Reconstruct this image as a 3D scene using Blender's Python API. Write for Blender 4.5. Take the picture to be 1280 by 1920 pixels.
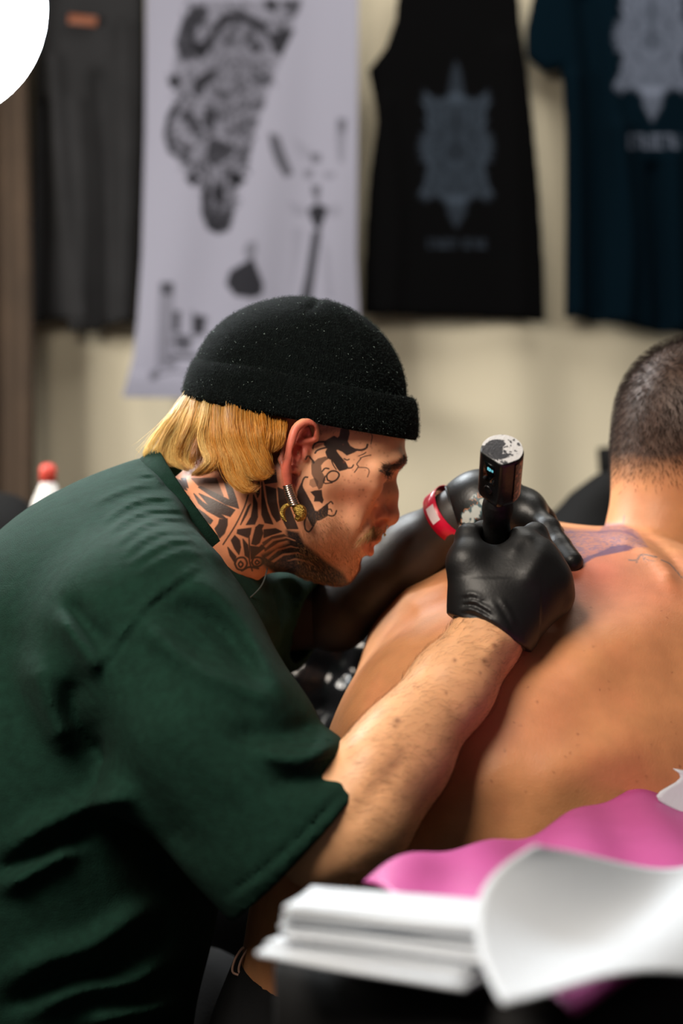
import bpy, math, random
import numpy as np
from mathutils import Vector, Matrix

random.seed(7)
rng = np.random.default_rng(7)
SC = bpy.context.scene
for _o in list(bpy.data.objects):
    bpy.data.objects.remove(_o, do_unlink=True)

# ------------------------------------------------------------------ camera, world, lights, exposure
FPX = 50.0 / 36.0 * 1920.0          # focal length in pixels of a 1280 x 1920 frame
CZ = 1.12                            # camera height


def W(px, py, Y):
    """a point of the room: the picture position it is seen at, and its real distance"""
    return np.array([(px - 640.0) / FPX * Y, Y, CZ - (py - 960.0) / FPX * Y])


cam_d = bpy.data.cameras.new('camera')
cam_d.sensor_fit = 'VERTICAL'
cam_d.sensor_height = 36.0
cam_d.sensor_width = 24.0
cam_d.lens = 50.0
cam_d.clip_start = 0.02
cam_d.dof.use_dof = True
cam_d.dof.focus_distance = 1.26
cam_d.dof.aperture_fstop = 2.9
cam = bpy.data.objects.new('camera', cam_d)
SC.collection.objects.link(cam)
cam.location = (0, 0, CZ)
cam.rotation_euler = (math.radians(90), 0, 0)
SC.camera = cam

SC.view_settings.view_transform = 'Standard'
SC.view_settings.look = 'None'
SC.view_settings.exposure = 0.0
SC.view_settings.gamma = 1.0
SC.view_settings.use_curve_mapping = False

world = bpy.data.worlds.new('hall_air')
SC.world = world
world.use_nodes = True
world.node_tree.nodes['Background'].inputs[0].default_value = (0.95, 0.88, 0.80, 1)
world.node_tree.nodes['Background'].inputs[1].default_value = 0.07


def area_light(name, loc, target, size, power, color, size_y=None):
    d = bpy.data.lights.new(name, 'AREA')
    d.energy = power
    d.color = color
    d.size = size
    if size_y:
        d.shape = 'RECTANGLE'
        d.size_y = size_y
    o = bpy.data.objects.new(name, d)
    SC.collection.objects.link(o)
    o.location = loc
    o.rotation_euler = (Vector(target) - Vector(loc)).to_track_quat('-Z', 'Y').to_euler()
    return o


# key lamp of the hall, then added lights out of view
area_light('ceiling_lamp_key', (-0.60, 0.30, 2.02), (0.1, 1.3, 1.0), 0.60, 32, (1.0, 0.89, 0.76))
area_light('added_wall_light_top', (0.4, 2.45, 3.1), (0.1, 3.6, 1.0), 1.2, 24, (1.0, 0.95, 0.86))  # added, unseen light that brightens the wall from above
area_light('added_wall_light_right', (1.35, 2.1, 1.7), (0.25, 3.6, 1.05), 0.6, 4, (1.0, 0.95, 0.86))  # added out of frame on the right to light the lower wall
area_light('added_wall_light_left', (-1.55, 2.1, 1.8), (-0.4, 3.6, 1.0), 0.6, 36, (1.0, 0.95, 0.86))  # unseen light added to lift the left part of the wall
area_light('added_cool_light_behind', (-0.30, 2.15, 2.10), (0.15, 1.45, 1.0), 0.35, 14, (0.90, 0.96, 1.0))  # unseen cool light added behind, backing up the ring light

# ------------------------------------------------------------------ helpers: objects, materials


def props(o, label=None, cat=None, group=None, kind=None):
    if label:
        o['label'] = label
    if cat:
        o['category'] = cat
    if group:
        o['group'] = group
    if kind:
        o['kind'] = kind
    return o


def empty(name, loc=(0, 0, 0)):
    o = bpy.data.objects.new(name, None)
    o.empty_display_size = 0.05
    SC.collection.objects.link(o)
    o.location = loc
    return o


def obj(name, verts, faces, mat, parent=None, col=None, smooth=True, attrs=None):
    """one mesh object; verts (n,3) in world space, faces (m,3|4) array or list of such arrays"""
    verts = np.asarray(verts, dtype=np.float64)
    fl = faces if isinstance(faces, list) and len(faces) and isinstance(faces[0], np.ndarray) else [np.asarray(faces)]
    fl = [f for f in fl if len(f)]
    me = bpy.data.meshes.new(name)
    if parent is not None:
        verts = verts - np.array(base_of(parent))
    me.vertices.add(len(verts))
    me.vertices.foreach_set('co', verts.astype(np.float32).ravel())
    loops = np.concatenate([f.ravel() for f in fl]).astype(np.int32)
    tot = np.concatenate([np.full(len(f), f.shape[1]) for f in fl]).astype(np.int32)
    start = np.concatenate([[0], np.cumsum(tot)[:-1]]).astype(np.int32)
    me.loops.add(len(loops))
    me.loops.foreach_set('vertex_index', loops)
    me.polygons.add(len(tot))
    me.polygons.foreach_set('loop_start', start)
    me.polygons.foreach_set('loop_total', tot)
    if smooth:
        me.polygons.foreach_set('use_smooth', np.ones(len(tot), bool))
    me.update(calc_edges=True)
    if col is not None:
        add_col(me, col)
    for k, v in (attrs or {}).items():
        a = me.attributes.new(k, 'FLOAT', 'POINT')
        a.data.foreach_set('value', np.asarray(v, np.float32))
    if mat:
        me.materials.append(mat)
    o = bpy.data.objects.new(name, me)
    SC.collection.objects.link(o)
    if parent is not None:
        o.parent = parent
    return o


def base_of(o):
    b = Vector((0, 0, 0))
    while o is not None:
        b = b + o.location
        o = o.parent
    return b


def add_col(me, col):
    col = np.asarray(col, np.float32)
    if col.shape[1] == 3:
        col = np.concatenate([col, np.ones((len(col), 1), np.float32)], 1)
    a = me.color_attributes.new('Col', 'FLOAT_COLOR', 'POINT')
    a.data.foreach_set('color', col.ravel())


def srgb(r, g, b):
    c = np.array([r, g, b], float) / 255.0
    return np.where(c <= 0.04045, c / 12.92, ((c + 0.055) / 1.055) ** 2.4)


def mat(name, color=(0.5, 0.5, 0.5), rough=0.6, metal=0.0, attr=False, noise=None, bump=None, sss=0.0, sss_r=(1.0, 0.35, 0.2),
        spec=0.5, sheen=0.0, emit=None, coat=0.0, trans=0.0, rib=None, alpha=1.0):
    """noise=(scale, amount): colour mottling; bump=[(scale, strength, stretch xyz), ...]; rib=(attribute, frequency, strength)"""
    m = bpy.data.materials.new(name)
    m.use_nodes = True
    nt = m.node_tree
    b = nt.nodes['Principled BSDF']
    L = nt.links.new
    N = nt.nodes.new
    b.inputs['Roughness'].default_value = rough
    b.inputs['Metallic'].default_value = metal
    b.inputs['Specular IOR Level'].default_value = spec
    b.inputs['Coat Weight'].default_value = coat
    b.inputs['Transmission Weight'].default_value = trans
    b.inputs['Sheen Weight'].default_value = sheen
    b.inputs['Alpha'].default_value = alpha
    if sss:
        b.inputs['Subsurface Weight'].default_value = sss
        b.inputs['Subsurface Radius'].default_value = sss_r
        b.inputs['Subsurface Scale'].default_value = 0.004
    if emit:
        b.inputs['Emission Color'].default_value = (*emit[:3], 1)
        b.inputs['Emission Strength'].default_value = emit[3]
    tc = N('ShaderNodeTexCoord')
    src = None
    if attr:
        at = N('ShaderNodeVertexColor')
        at.layer_name = 'Col'
        src = at.outputs['Color']
    else:
        rgb = N('ShaderNodeRGB')
        rgb.outputs[0].default_value = (*[float(c) for c in color[:3]], 1)
        src = rgb.outputs[0]
    if noise:
        n = N('ShaderNodeTexNoise')
        n.inputs['Scale'].default_value = noise[0]
        n.inputs['Detail'].default_value = 4
        L(tc.outputs['Object'], n.inputs['Vector'])
        mr = N('ShaderNodeMapRange')
        mr.inputs['From Min'].default_value = 0.3
        mr.inputs['From Max'].default_value = 0.7
        mr.inputs['To Min'].default_value = 1 - noise[1]
        mr.inputs['To Max'].default_value = 1 + noise[1]
        L(n.outputs['Fac'], mr.inputs['Value'])
        mx = N('ShaderNodeVectorMath')
        mx.operation = 'SCALE'
        L(src, mx.inputs[0])
        L(mr.outputs[0], mx.inputs['Scale'])
        src = mx.outputs[0]
    L(src, b.inputs['Base Color'])
    prev = None
    for (sc_, st, stretch) in (bump or []):
        n = N('ShaderNodeTexNoise')
        n.inputs['Scale'].default_value = sc_
        n.inputs['Detail'].default_value = 3
        mp = N('ShaderNodeMapping')
        mp.inputs['Scale'].default_value = stretch
        L(tc.outputs['Object'], mp.inputs['Vector'])
        L(mp.outputs[0], n.inputs['Vector'])
        bp = N('ShaderNodeBump')
        bp.inputs['Strength'].default_value = st
        bp.inputs['Distance'].default_value = 0.002
        L(n.outputs['Fac'], bp.inputs['Height'])
        if prev:
            L(prev, bp.inputs['Normal'])
        prev = bp.outputs[0]
    if rib:
        at = N('ShaderNodeAttribute')
        at.attribute_name = rib[0]
        mu = N('ShaderNodeMath')
        mu.operation = 'MULTIPLY'
        mu.inputs[1].default_value = rib[1]
        sn = N('ShaderNodeMath')
        sn.operation = 'SINE'
        L(at.outputs['Fac'], mu.inputs[0])
        L(mu.outputs[0], sn.inputs[0])
        bp = N('ShaderNodeBump')
        bp.inputs['Strength'].default_value = rib[2]
        bp.inputs['Distance'].default_value = 0.001
        L(sn.outputs[0], bp.inputs['Height'])
        if prev:
            L(prev, bp.inputs['Normal'])
        prev = bp.outputs[0]
    if prev:
        L(prev, b.inputs['Normal'])
    return m


# ------------------------------------------------------------------ helpers: solid modelling on a grid


def smin(a, b, k):
    if k <= 0:
        return np.minimum(a, b)
    h = np.clip(0.5 + 0.5 * (b - a) / k, 0, 1)
    return b + (a - b) * h - k * h * (1 - h)


def smax(a, b, k):
    return -smin(-a, -b, k)


class Vol:
    """a distance field on a grid, meshed with surface nets; mirror=y0 keeps both sides of the plane y=y0 alike"""

    def __init__(s, lo, hi, h, mirror=None):
        s.h = h
        s.mirror = mirror
        lo = np.array(lo, float)
        hi = np.array(hi, float)
        if mirror is not None:
            hi[1] = mirror
            lo[1] = mirror - (math.ceil((mirror - lo[1]) / h) + 0.5) * h + 0.0
            n = int(round((mirror - 0.5 * h - lo[1]) / h)) + 1
            s.y = lo[1] + np.arange(n) * h
        else:
            s.y = np.arange(lo[1], hi[1] + h, h)
        s.x = np.arange(lo[0], hi[0] + h, h)
        s.z = np.arange(lo[2], hi[2] + h, h)
        s.F = np.full((len(s.x), len(s.y), len(s.z)), 0.08, np.float32)

    def reg(s, lo, hi):
        r = []
        for a, l, u in ((s.x, lo[0], hi[0]), (s.y, lo[1], hi[1]), (s.z, lo[2], hi[2])):
            i = int(np.searchsorted(a, l))
            j = int(np.searchsorted(a, u))
            r.append(slice(max(0, i), max(0, j)))
        return tuple(r)

    def grid(s, r):
        return (s.x[r[0]].astype(np.float32)[:, None, None], s.y[r[1]].astype(np.float32)[None, :, None], s.z[r[2]].astype(np.float32)[None, None, :])

    def op(s, prim, k=0.0, mode='add'):
        fn, lo, hi = prim
        m = k + 3 * s.h + 0.004
        r = s.reg(np.array(lo) - m, np.array(hi) + m)
        if any(q.stop <= q.start for q in r):
            return s
        G = fn(*s.grid(r)).astype(np.float32)
        A = s.F[r]
        if mode == 'add':
            s.F[r] = smin(A, G, k)
        elif mode == 'cut':
            s.F[r] = smax(A, -G, k)
        elif mode == 'push':       # a bump (+) of the surface given directly as a height field
            s.F[r] = A - G
        return s

    def add(s, prim, k=0.0):
        return s.op(prim, k, 'add')

    def cut(s, prim, k=0.0):
        return s.op(prim, k, 'cut')

    def push(s, prim):
        return s.op(prim, 0, 'push')

    def keep(s, c, n, k=0.0):
        """keep only the side of the plane through c where dot(p-c, n) < 0"""
        X, Y, Z = s.grid((slice(None),) * 3)
        n = np.array(n, float) / np.linalg.norm(n)
        G = (X - c[0]) * n[0] + (Y - c[1]) * n[1] + (Z - c[2]) * n[2]
        s.F = smax(s.F, G.astype(np.float32), k)
        return s

    def mesh(s):
        F, ys = s.F, s.y
        if s.mirror is not None:
            F = np.concatenate([F, F[:, ::-1, :]], 1)
            ys = np.concatenate([s.y, 2 * s.mirror - s.y[::-1]])
        F = np.pad(F, 1, constant_values=0.05)
        org = np.array([s.x[0] - s.h, ys[0] - s.h, s.z[0] - s.h])
        ins = F < 0
        n0, n1, n2 = [d - 1 for d in F.shape]
        cnt = np.zeros((n0, n1, n2), np.int8)
        for i in (0, 1):
            for j in (0, 1):
                for k in (0, 1):
                    cnt += ins[i:i + n0, j:j + n1, k:k + n2]
        act = (cnt > 0) & (cnt < 8)
        ci, cj, ck = np.nonzero(act)
        idx = np.full(act.shape, -1, np.int32)
        idx[ci, cj, ck] = np.arange(len(ci))
        P = np.zeros((len(ci), 3))
        c = np.zeros(len(ci))
        corners = [(i, j, k) for i in (0, 1) for j in (0, 1) for k in (0, 1)]
        vals = {q: F[ci + q[0], cj + q[1], ck + q[2]].astype(np.float64) for q in corners}
        for q in corners:
            for ax in range(3):
                if q[ax] == 0:
                    e = list(q)
                    e[ax] = 1
                    e = tuple(e)
                    a, b = vals[q], vals[e]
                    mk = (a < 0) != (b < 0)
                    t = np.where(mk, a / np.where(mk, a - b, 1), 0)
                    p = np.array(q, float)[None, :].repeat(len(ci), 0)
                    p[:, ax] += t
                    P += p * mk[:, None]
                    c += mk
        P = P / c[:, None]
        V = org + (P + np.stack([ci, cj, ck], 1)) * s.h
        quads = []
        for ax in range(3):
            a, b = [(1, 2), (2, 0), (0, 1)][ax]
            sl0 = [slice(1, -1)] * 3
            sl0[ax] = slice(0, -1)
            sl1 = [slice(1, -1)] * 3
            sl1[ax] = slice(1, None)
            A, B = ins[tuple(sl0)], ins[tuple(sl1)]
            for flip, m in ((False, A & ~B), (True, ~A & B)):
                e = np.stack(np.nonzero(m), 1)
                if not len(e):
                    continue
                off = np.ones(3, int)
                off[ax] = 0
                e = e + off
                da = np.zeros(3, int)
                da[a] = 1
                db = np.zeros(3, int)
                db[b] = 1
                q = [idx[tuple((e - da - db).T)], idx[tuple((e - db).T)], idx[tuple(e.T)], idx[tuple((e - da).T)]]
                q = np.stack(q if not flip else q[::-1], 1)
                quads.append(q)
        Q = np.concatenate(quads)
        Q = Q[(Q >= 0).all(1)]
        return V, Q


def P3(a):
    return np.asarray(a, float)


def cone(a, b, ra, rb, sy=1.0, yc=None):
    """a limb: a tapered capsule; sy stretches it sideways (along y) about yc"""
    a, b = P3(a), P3(b)
    yc = 0.5 * (a[1] + b[1]) if yc is None else yc
    a2, b2 = a.copy(), b.copy()
    a2[1] = yc + (a[1] - yc) / sy
    b2[1] = yc + (b[1] - yc) / sy
    d = b2 - a2
    L2 = max(1e-9, float(d @ d))

    def fn(X, Y, Z):
        Yq = yc + (Y - yc) / sy if sy != 1.0 else Y
        px, py, pz = X - a2[0], Yq - a2[1], Z - a2[2]
        t = np.clip((px * d[0] + py * d[1] + pz * d[2]) / L2, 0, 1)
        return np.sqrt((px - t * d[0]) ** 2 + (py - t * d[1]) ** 2 + (pz - t * d[2]) ** 2) - (ra + (rb - ra) * t)
    r = max(ra, rb)
    lo = np.minimum(a, b) - r * np.array([1, max(1, sy), 1])
    hi = np.maximum(a, b) + r * np.array([1, max(1, sy), 1])
    return fn, lo, hi


def ell(c, r, R=None):
    c, r = P3(c), P3(r)
    M = np.eye(3) if R is None else np.array(R, float)

    def fn(X, Y, Z):
        px, py, pz = X - c[0], Y - c[1], Z - c[2]
        q = [M[0, i] * px + M[1, i] * py + M[2, i] * pz for i in range(3)]
        k0 = np.sqrt(sum((q[i] / r[i]) ** 2 for i in range(3)))
        k1 = np.sqrt(sum((q[i] / r[i] ** 2) ** 2 for i in range(3)))
        return k0 * (k0 - 1) / np.maximum(k1, 1e-6)
    m = float(max(r))
    e = r if R is None else np.array([m, m, m])
    return fn, c - e, c + e


def rot(axis, deg):
    return np.array(Matrix.Rotation(math.radians(deg), 3, axis))


def chain(v, pts, k=0.01, sy=1.0, yc=None):
    for (a, ra), (b, rb) in zip(pts[:-1], pts[1:]):
        v.add(cone(a, b, ra, rb, sy, yc), k)
    return v


def catmull(pts, n):
    pts = np.asarray(pts, float)
    p = np.concatenate([[2 * pts[0] - pts[1]], pts, [2 * pts[-1] - pts[-2]]])
    out = []
    u = np.linspace(0, len(pts) - 1, n)
    for q in u:
        i = min(int(q), len(pts) - 2)
        t = q - i
        a, b, c, d = p[i], p[i + 1], p[i + 2], p[i + 3]
        out.append(0.5 * ((2 * b) + (-a + c) * t + (2 * a - 5 * b + 4 * c - d) * t ** 2 + (-a + 3 * b - 3 * c + d) * t ** 3))
    return np.array(out)


def ridge(pts, width, height, near_y=None, ends=True):
    """a long soft fold (height > 0) or groove (< 0) that follows a line of room points"""
    c = catmull(pts, max(8, 5 * len(pts)))
    n = len(c) - 1

    def fn(X, Y, Z):
        best = None
        for i in range(n):
            a, d = c[i], c[i + 1] - c[i]
            L2 = max(1e-12, float(d @ d))
            px, py, pz = X - a[0], Y - a[1], Z - a[2]
            t = np.clip((px * d[0] + py * d[1] + pz * d[2]) / L2, 0, 1)
            q = (px - t * d[0]) ** 2 + (py - t * d[1]) ** 2 + (pz - t * d[2]) ** 2
            u = (i + t) / n
            tp = np.clip(np.minimum(u, 1 - u) * 5, 0, 1) if ends else 1.0
            g = height * tp * np.exp(-q / (2 * width * width))
            best = g if best is None else (np.maximum(best, g) if height > 0 else np.minimum(best, g))
        return best
    m = 3 * width
    return fn, c.min(0) - m, c.max(0) + m


def crease(pts, width, height, y0, y1):
    """a fold on the side of a solid that faces the room's front, between the distances y0 and y1; pts and width as seen in the picture"""
    c = catmull(np.asarray(pts, float), max(8, 5 * len(pts)))
    n = len(c) - 1
    lo = [min((c[:, 0].min() - 3 * width - 640) / FPX * y for y in (y0, y1)), y0, min(CZ - (c[:, 1].max() + 3 * width - 960) / FPX * y for y in (y0, y1))]
    hi = [max((c[:, 0].max() + 3 * width - 640) / FPX * y for y in (y0, y1)), y1, max(CZ - (c[:, 1].min() - 3 * width - 960) / FPX * y for y in (y0, y1))]

    def fn(X, Y, Z):
        px, py = 640 + X / Y * FPX, 960 - (Z - CZ) / Y * FPX
        px, py = np.broadcast_arrays(px, py) if px.shape == py.shape else (px + 0 * py, py + 0 * px)
        best = np.zeros(px.shape, np.float32)
        for i in range(n):
            a, d = c[i], c[i + 1] - c[i]
            L2 = max(1e-9, float(d @ d))
            wx, wy = px - a[0], py - a[1]
            t = np.clip((wx * d[0] + wy * d[1]) / L2, 0, 1)
            q = (wx - t * d[0]) ** 2 + (wy - t * d[1]) ** 2
            u = (i + t) / n
            g = np.clip(np.minimum(u, 1 - u) * 5, 0, 1) * np.exp(-q / (2 * width * width))
            best = np.maximum(best, g)
        return best * height
    return fn, lo, hi


def subdivide(o, levels=1):
    md = o.modifiers.new('s', 'SUBSURF')
    md.levels = levels
    md.render_levels = levels
    dg = bpy.context.evaluated_depsgraph_get()
    me = bpy.data.meshes.new_from_object(o.evaluated_get(dg), preserve_all_data_layers=True, depsgraph=dg)
    o.modifiers.clear()
    old = o.data
    o.data = me
    bpy.data.meshes.remove(old)
    return o


def split_quads(V, Q, m):
    """split the chosen quads into four for finer colour"""
    A = Q[m]
    e = np.sort(np.stack([A, np.roll(A, -1, 1)], 2).reshape(-1, 2), 1)
    ue, inv = np.unique(e, axis=0, return_inverse=True)
    inv = inv.reshape(-1, 4) + len(V)
    n = len(V) + len(ue)
    c = n + np.arange(len(A))
    V2 = np.concatenate([V, V[ue].mean(1), V[A].mean(1)])
    S = [np.stack([A[:, i], inv[:, i], c, inv[:, i - 1]], 1) for i in range(4)]
    return V2, np.concatenate([Q[~m]] + S)


def coords(o):
    n = len(o.data.vertices)
    a = np.empty(n * 3, np.float32)
    o.data.vertices.foreach_get('co', a)
    return a.reshape(-1, 3).astype(float) + np.array(base_of(o))


def normals(o):
    n = len(o.data.vertices)
    a = np.empty(n * 3, np.float32)
    o.data.vertices.foreach_get('normal', a)
    return a.reshape(-1, 3).astype(float)


def pix(V):
    V = np.asarray(V)
    return 640 + V[:, 0] / V[:, 1] * FPX, 960 - (V[:, 2] - CZ) / V[:, 1] * FPX


# ------------------------------------------------------------------ helpers: flat print and ink


def poly_sd(px, py, poly):
    poly = np.asarray(poly, float)
    d = np.full(px.shape, 1e18)
    ins = np.zeros(px.shape, bool)
    n = len(poly)
    for i in range(n):
        ax, ay = poly[i]
        bx, by = poly[(i + 1) % n]
        ex, ey = bx - ax, by - ay
        wx, wy = px - ax, py - ay
        t = np.clip((wx * ex + wy * ey) / max(1e-9, ex * ex + ey * ey), 0, 1)
        d = np.minimum(d, (wx - ex * t) ** 2 + (wy - ey * t) ** 2)
        c = ((ay > py) != (by > py)) & (px < (bx - ax) * (py - ay) / (by - ay if by != ay else 1e-9) + ax)
        ins ^= c
    return np.sqrt(d) * np.where(ins, -1, 1)


def line_d(px, py, line):
    d = np.full(px.shape, 1e18)
    for (ax, ay), (bx, by) in zip(line[:-1], line[1:]):
        ex, ey = bx - ax, by - ay
        wx, wy = px - ax, py - ay
        t = np.clip((wx * ex + wy * ey) / max(1e-9, ex * ex + ey * ey), 0, 1)
        d = np.minimum(d, (wx - ex * t) ** 2 + (wy - ey * t) ** 2)
    return np.sqrt(d)


def ink(px, py, shapes, soft=1.0, conv=None, grow=0.0):
    """coverage 0..1 of a drawing. shapes: ('p', points, strength) areas, ('l', points, width, strength) strokes, ('e', points) erased areas"""
    A = np.zeros(px.shape)
    cv = conv or (lambda p: p)
    for sh in shapes:
        pts = np.array([cv(p) for p in sh[1]], float)
        w = (cv((sh[2], 0))[0] - cv((0, 0))[0]) if sh[0] == 'l' else 0
        m = w + 3 * soft
        k = (px > pts[:, 0].min() - m) & (px < pts[:, 0].max() + m) & (py > pts[:, 1].min() - m) & (py < pts[:, 1].max() + m)
        if not k.any():
            continue
        if sh[0] == 'l':
            p2 = catmull(pts, len(pts) * 5) if len(pts) > 2 else pts
            d = line_d(px[k], py[k], p2) - w / 2 - 0.4 * grow
            st = sh[3] if len(sh) > 3 else 1.0
        else:
            d = poly_sd(px[k], py[k], pts) - (grow if sh[0] == 'p' else 0)
            st = sh[2] if len(sh) > 2 else 1.0
        c = np.clip(0.5 - d / (2 * soft), 0, 1)
        c = c * c * (3 - 2 * c) * st
        if sh[0] == 'e':
            A[k] *= 1 - c
        else:
            A[k] = 1 - (1 - A[k]) * (1 - c)
    return A


def vnoise(P, scale, seed=0, octaves=3):
    """smooth value noise 0..1 at points P (n,3)"""
    r = np.random.default_rng(seed)
    T = r.random((32, 32, 32))
    out = np.zeros(len(P))
    amp, tot = 1.0, 0.0
    for o in range(octaves):
        q = P * scale * 2 ** o + 11.3 * o
        i = np.floor(q).astype(int)
        f = q - i
        f = f * f * (3 - 2 * f)
        v = 0
        for dx in (0, 1):
            for dy in (0, 1):
                for dz in (0, 1):
                    wgt = np.where(dx, f[:, 0], 1 - f[:, 0]) * np.where(dy, f[:, 1], 1 - f[:, 1]) * np.where(dz, f[:, 2], 1 - f[:, 2])
                    v = v + wgt * T[(i[:, 0] + dx) % 32, (i[:, 1] + dy) % 32, (i[:, 2] + dz) % 32]
        out += amp * v
        tot += amp
        amp *= 0.5
    return out / tot


# ------------------------------------------------------------------ helpers: strands, tubes, boxes


def strands(paths, r0, r1, sides=3):
    """paths (n,k,3) -> thin tapering tubes; returns verts, quads and the strand index of each vertex"""
    n, k, _ = paths.shape
    T = np.gradient(paths, axis=1)
    T /= np.linalg.norm(T, axis=2, keepdims=True) + 1e-12
    ref = np.array([0.31, -0.8, 0.51])
    U = np.cross(T, ref)
    U /= np.linalg.norm(U, axis=2, keepdims=True) + 1e-12
    Wv = np.cross(T, U)
    r0 = np.broadcast_to(np.asarray(r0, float).reshape(-1, 1), (n, 1))
    r1 = np.broadcast_to(np.asarray(r1, float).reshape(-1, 1), (n, 1))
    rad = r0 + (r1 - r0) * np.linspace(0, 1, k)[None, :] ** 1.5
    V = []
    for s in range(sides):
        a = 2 * math.pi * s / sides
        V.append(paths + rad[:, :, None] * (math.cos(a) * U + math.sin(a) * Wv))
    V = np.stack(V, 2).reshape(-1, 3)
    base = (np.arange(n)[:, None, None] * k + np.arange(k - 1)[None, :, None]) * sides
    s = np.arange(sides)[None, None, :]
    s2 = (s + 1) % sides
    Q = np.stack([base + s, base + s2, base + sides + s2, base + sides + s], -1).reshape(-1, 4)
    sid = np.repeat(np.arange(n), k * sides)
    tpos = np.tile(np.repeat(np.linspace(0, 1, k), sides), n)
    return V, Q, sid, tpos


def tube(path, r, sides=10, closed=False, flat=None):
    """a tube along a path of points; r number or array; flat=(normal, factor) squashes it along a direction"""
    p = np.asarray(path, float)
    n = len(p)
    r = np.broadcast_to(np.asarray(r, float), (n,))
    if closed:
        T = np.roll(p, -1, 0) - np.roll(p, 1, 0)
    else:
        T = np.gradient(p, axis=0)
    T /= np.linalg.norm(T, axis=1, keepdims=True)
    u = np.cross(T[0], [0.2, 0.9, 0.4])
    u /= np.linalg.norm(u)
    V = []
    for i in range(n):
        u = u - T[i] * (u @ T[i])
        u /= np.linalg.norm(u)
        w = np.cross(T[i], u)
        for s in range(sides):
            a = 2 * math.pi * s / sides
            o = r[i] * (math.cos(a) * u + math.sin(a) * w)
            if flat is not None:
                nn = np.asarray(flat[0], float)
                o = o - nn * (o @ nn) * (1 - flat[1])
            V.append(p[i] + o)
    Q = []
    m = n if closed else n - 1
    for i in range(m):
        for s in range(sides):
            a = i * sides + s
            b = i * sides + (s + 1) % sides
            c = ((i + 1) % n) * sides + (s + 1) % sides
            d = ((i + 1) % n) * sides + s
            Q.append((a, d, c, b))
    fl = [np.array(Q)]
    if not closed:
        fl += [np.array([list(range(sides))]), np.array([[(n - 1) * sides + s for s in reversed(range(sides))]])]
    return np.array(V), fl


def join(*vf):
    V, F, off = [], {}, 0
    for v, f in vf:
        fl = f if isinstance(f, list) and len(f) and isinstance(f[0], np.ndarray) else [np.asarray(f)]
        for q in fl:
            F.setdefault(q.shape[1], []).append(q + off)
        V.append(np.asarray(v))
        off += len(v)
    return np.concatenate(V), [np.concatenate(q) for q in F.values()]


def lathe(prof, c, axis=(0, 0, 1), n=24, ref=(1, 0, 0), sx=1.0):
    """prof [(radius, height)...] turned round an axis through c"""
    a = P3(axis) / np.linalg.norm(axis)
    u = np.cross(a, np.cross(P3(ref), a))
    u /= np.linalg.norm(u)
    w = np.cross(a, u)
    V = [np.array(c) + h * a + r * (math.cos(t) * u * sx + math.sin(t) * w) for r, h in prof for t in np.linspace(0, 2 * math.pi, n, endpoint=False)]
    Q = [(i * n + s, i * n + (s + 1) % n, (i + 1) * n + (s + 1) % n, (i + 1) * n + s) for i in range(len(prof) - 1) for s in range(n)]
    return np.array(V), [np.array(Q), np.array([list(range(n))[::-1]]), np.array([[(len(prof) - 1) * n + s for s in range(n)]])]


def box(c, half, R=None, bevel=0.0):
    """a box with chamfered edges: verts, faces"""
    c, h = P3(c), P3(half)
    R = np.eye(3) if R is None else np.array(R)
    b = min(bevel, 0.49 * min(h))
    if b <= 0:
        V = np.array([[x, y, z] for x in (-1, 1) for y in (-1, 1) for z in (-1, 1)]) * h
        Q = np.array([(0, 1, 3, 2), (4, 6, 7, 5), (0, 4, 5, 1), (2, 3, 7, 6), (0, 2, 6, 4), (1, 5, 7, 3)])
        return V @ R.T + c, [Q]
    V, key = [], {}
    for sx in (-1, 1):
        for sy in (-1, 1):
            for sz in (-1, 1):
                s = np.array([sx, sy, sz])
                for ax in range(3):
                    p = s * (h - b)
                    p[ax] = s[ax] * h[ax]
                    key[(sx, sy, sz, ax)] = len(V)
                    V.append(p)
    V = np.array(V, float)
    quads, tris = [], []
    for ax in range(3):
        o = [i for i in range(3) if i != ax]
        for s in (-1, 1):
            f = []
            for (u, w) in ((-1, -1), (1, -1), (1, 1), (-1, 1)):
                t = [0, 0, 0]
                t[ax] = s
                t[o[0]] = u
                t[o[1]] = w
                f.append(key[(*t, ax)])
            quads.append(f)
        for u in (-1, 1):
            for w in (-1, 1):
                e = []
                for q in (-1, 1):
                    t = [0, 0, 0]
                    t[ax] = q
                    t[o[0]] = u
                    t[o[1]] = w
                    e.append(tuple(t))
                quads.append([key[(*e[0], o[0])], key[(*e[1], o[0])], key[(*e[1], o[1])], key[(*e[0], o[1])]])
    for sx in (-1, 1):
        for sy in (-1, 1):
            for sz in (-1, 1):
                tris.append([key[(sx, sy, sz, a)] for a in range(3)])

    def orient(fs):
        out = []
        for f in fs:
            n = np.cross(V[f[1]] - V[f[0]], V[f[2]] - V[f[0]])
            out.append(f if n @ V[f].mean(0) > 0 else f[::-1])
        return np.array(out)
    return V @ R.T + c, [orient(quads), orient(tris)]


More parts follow.
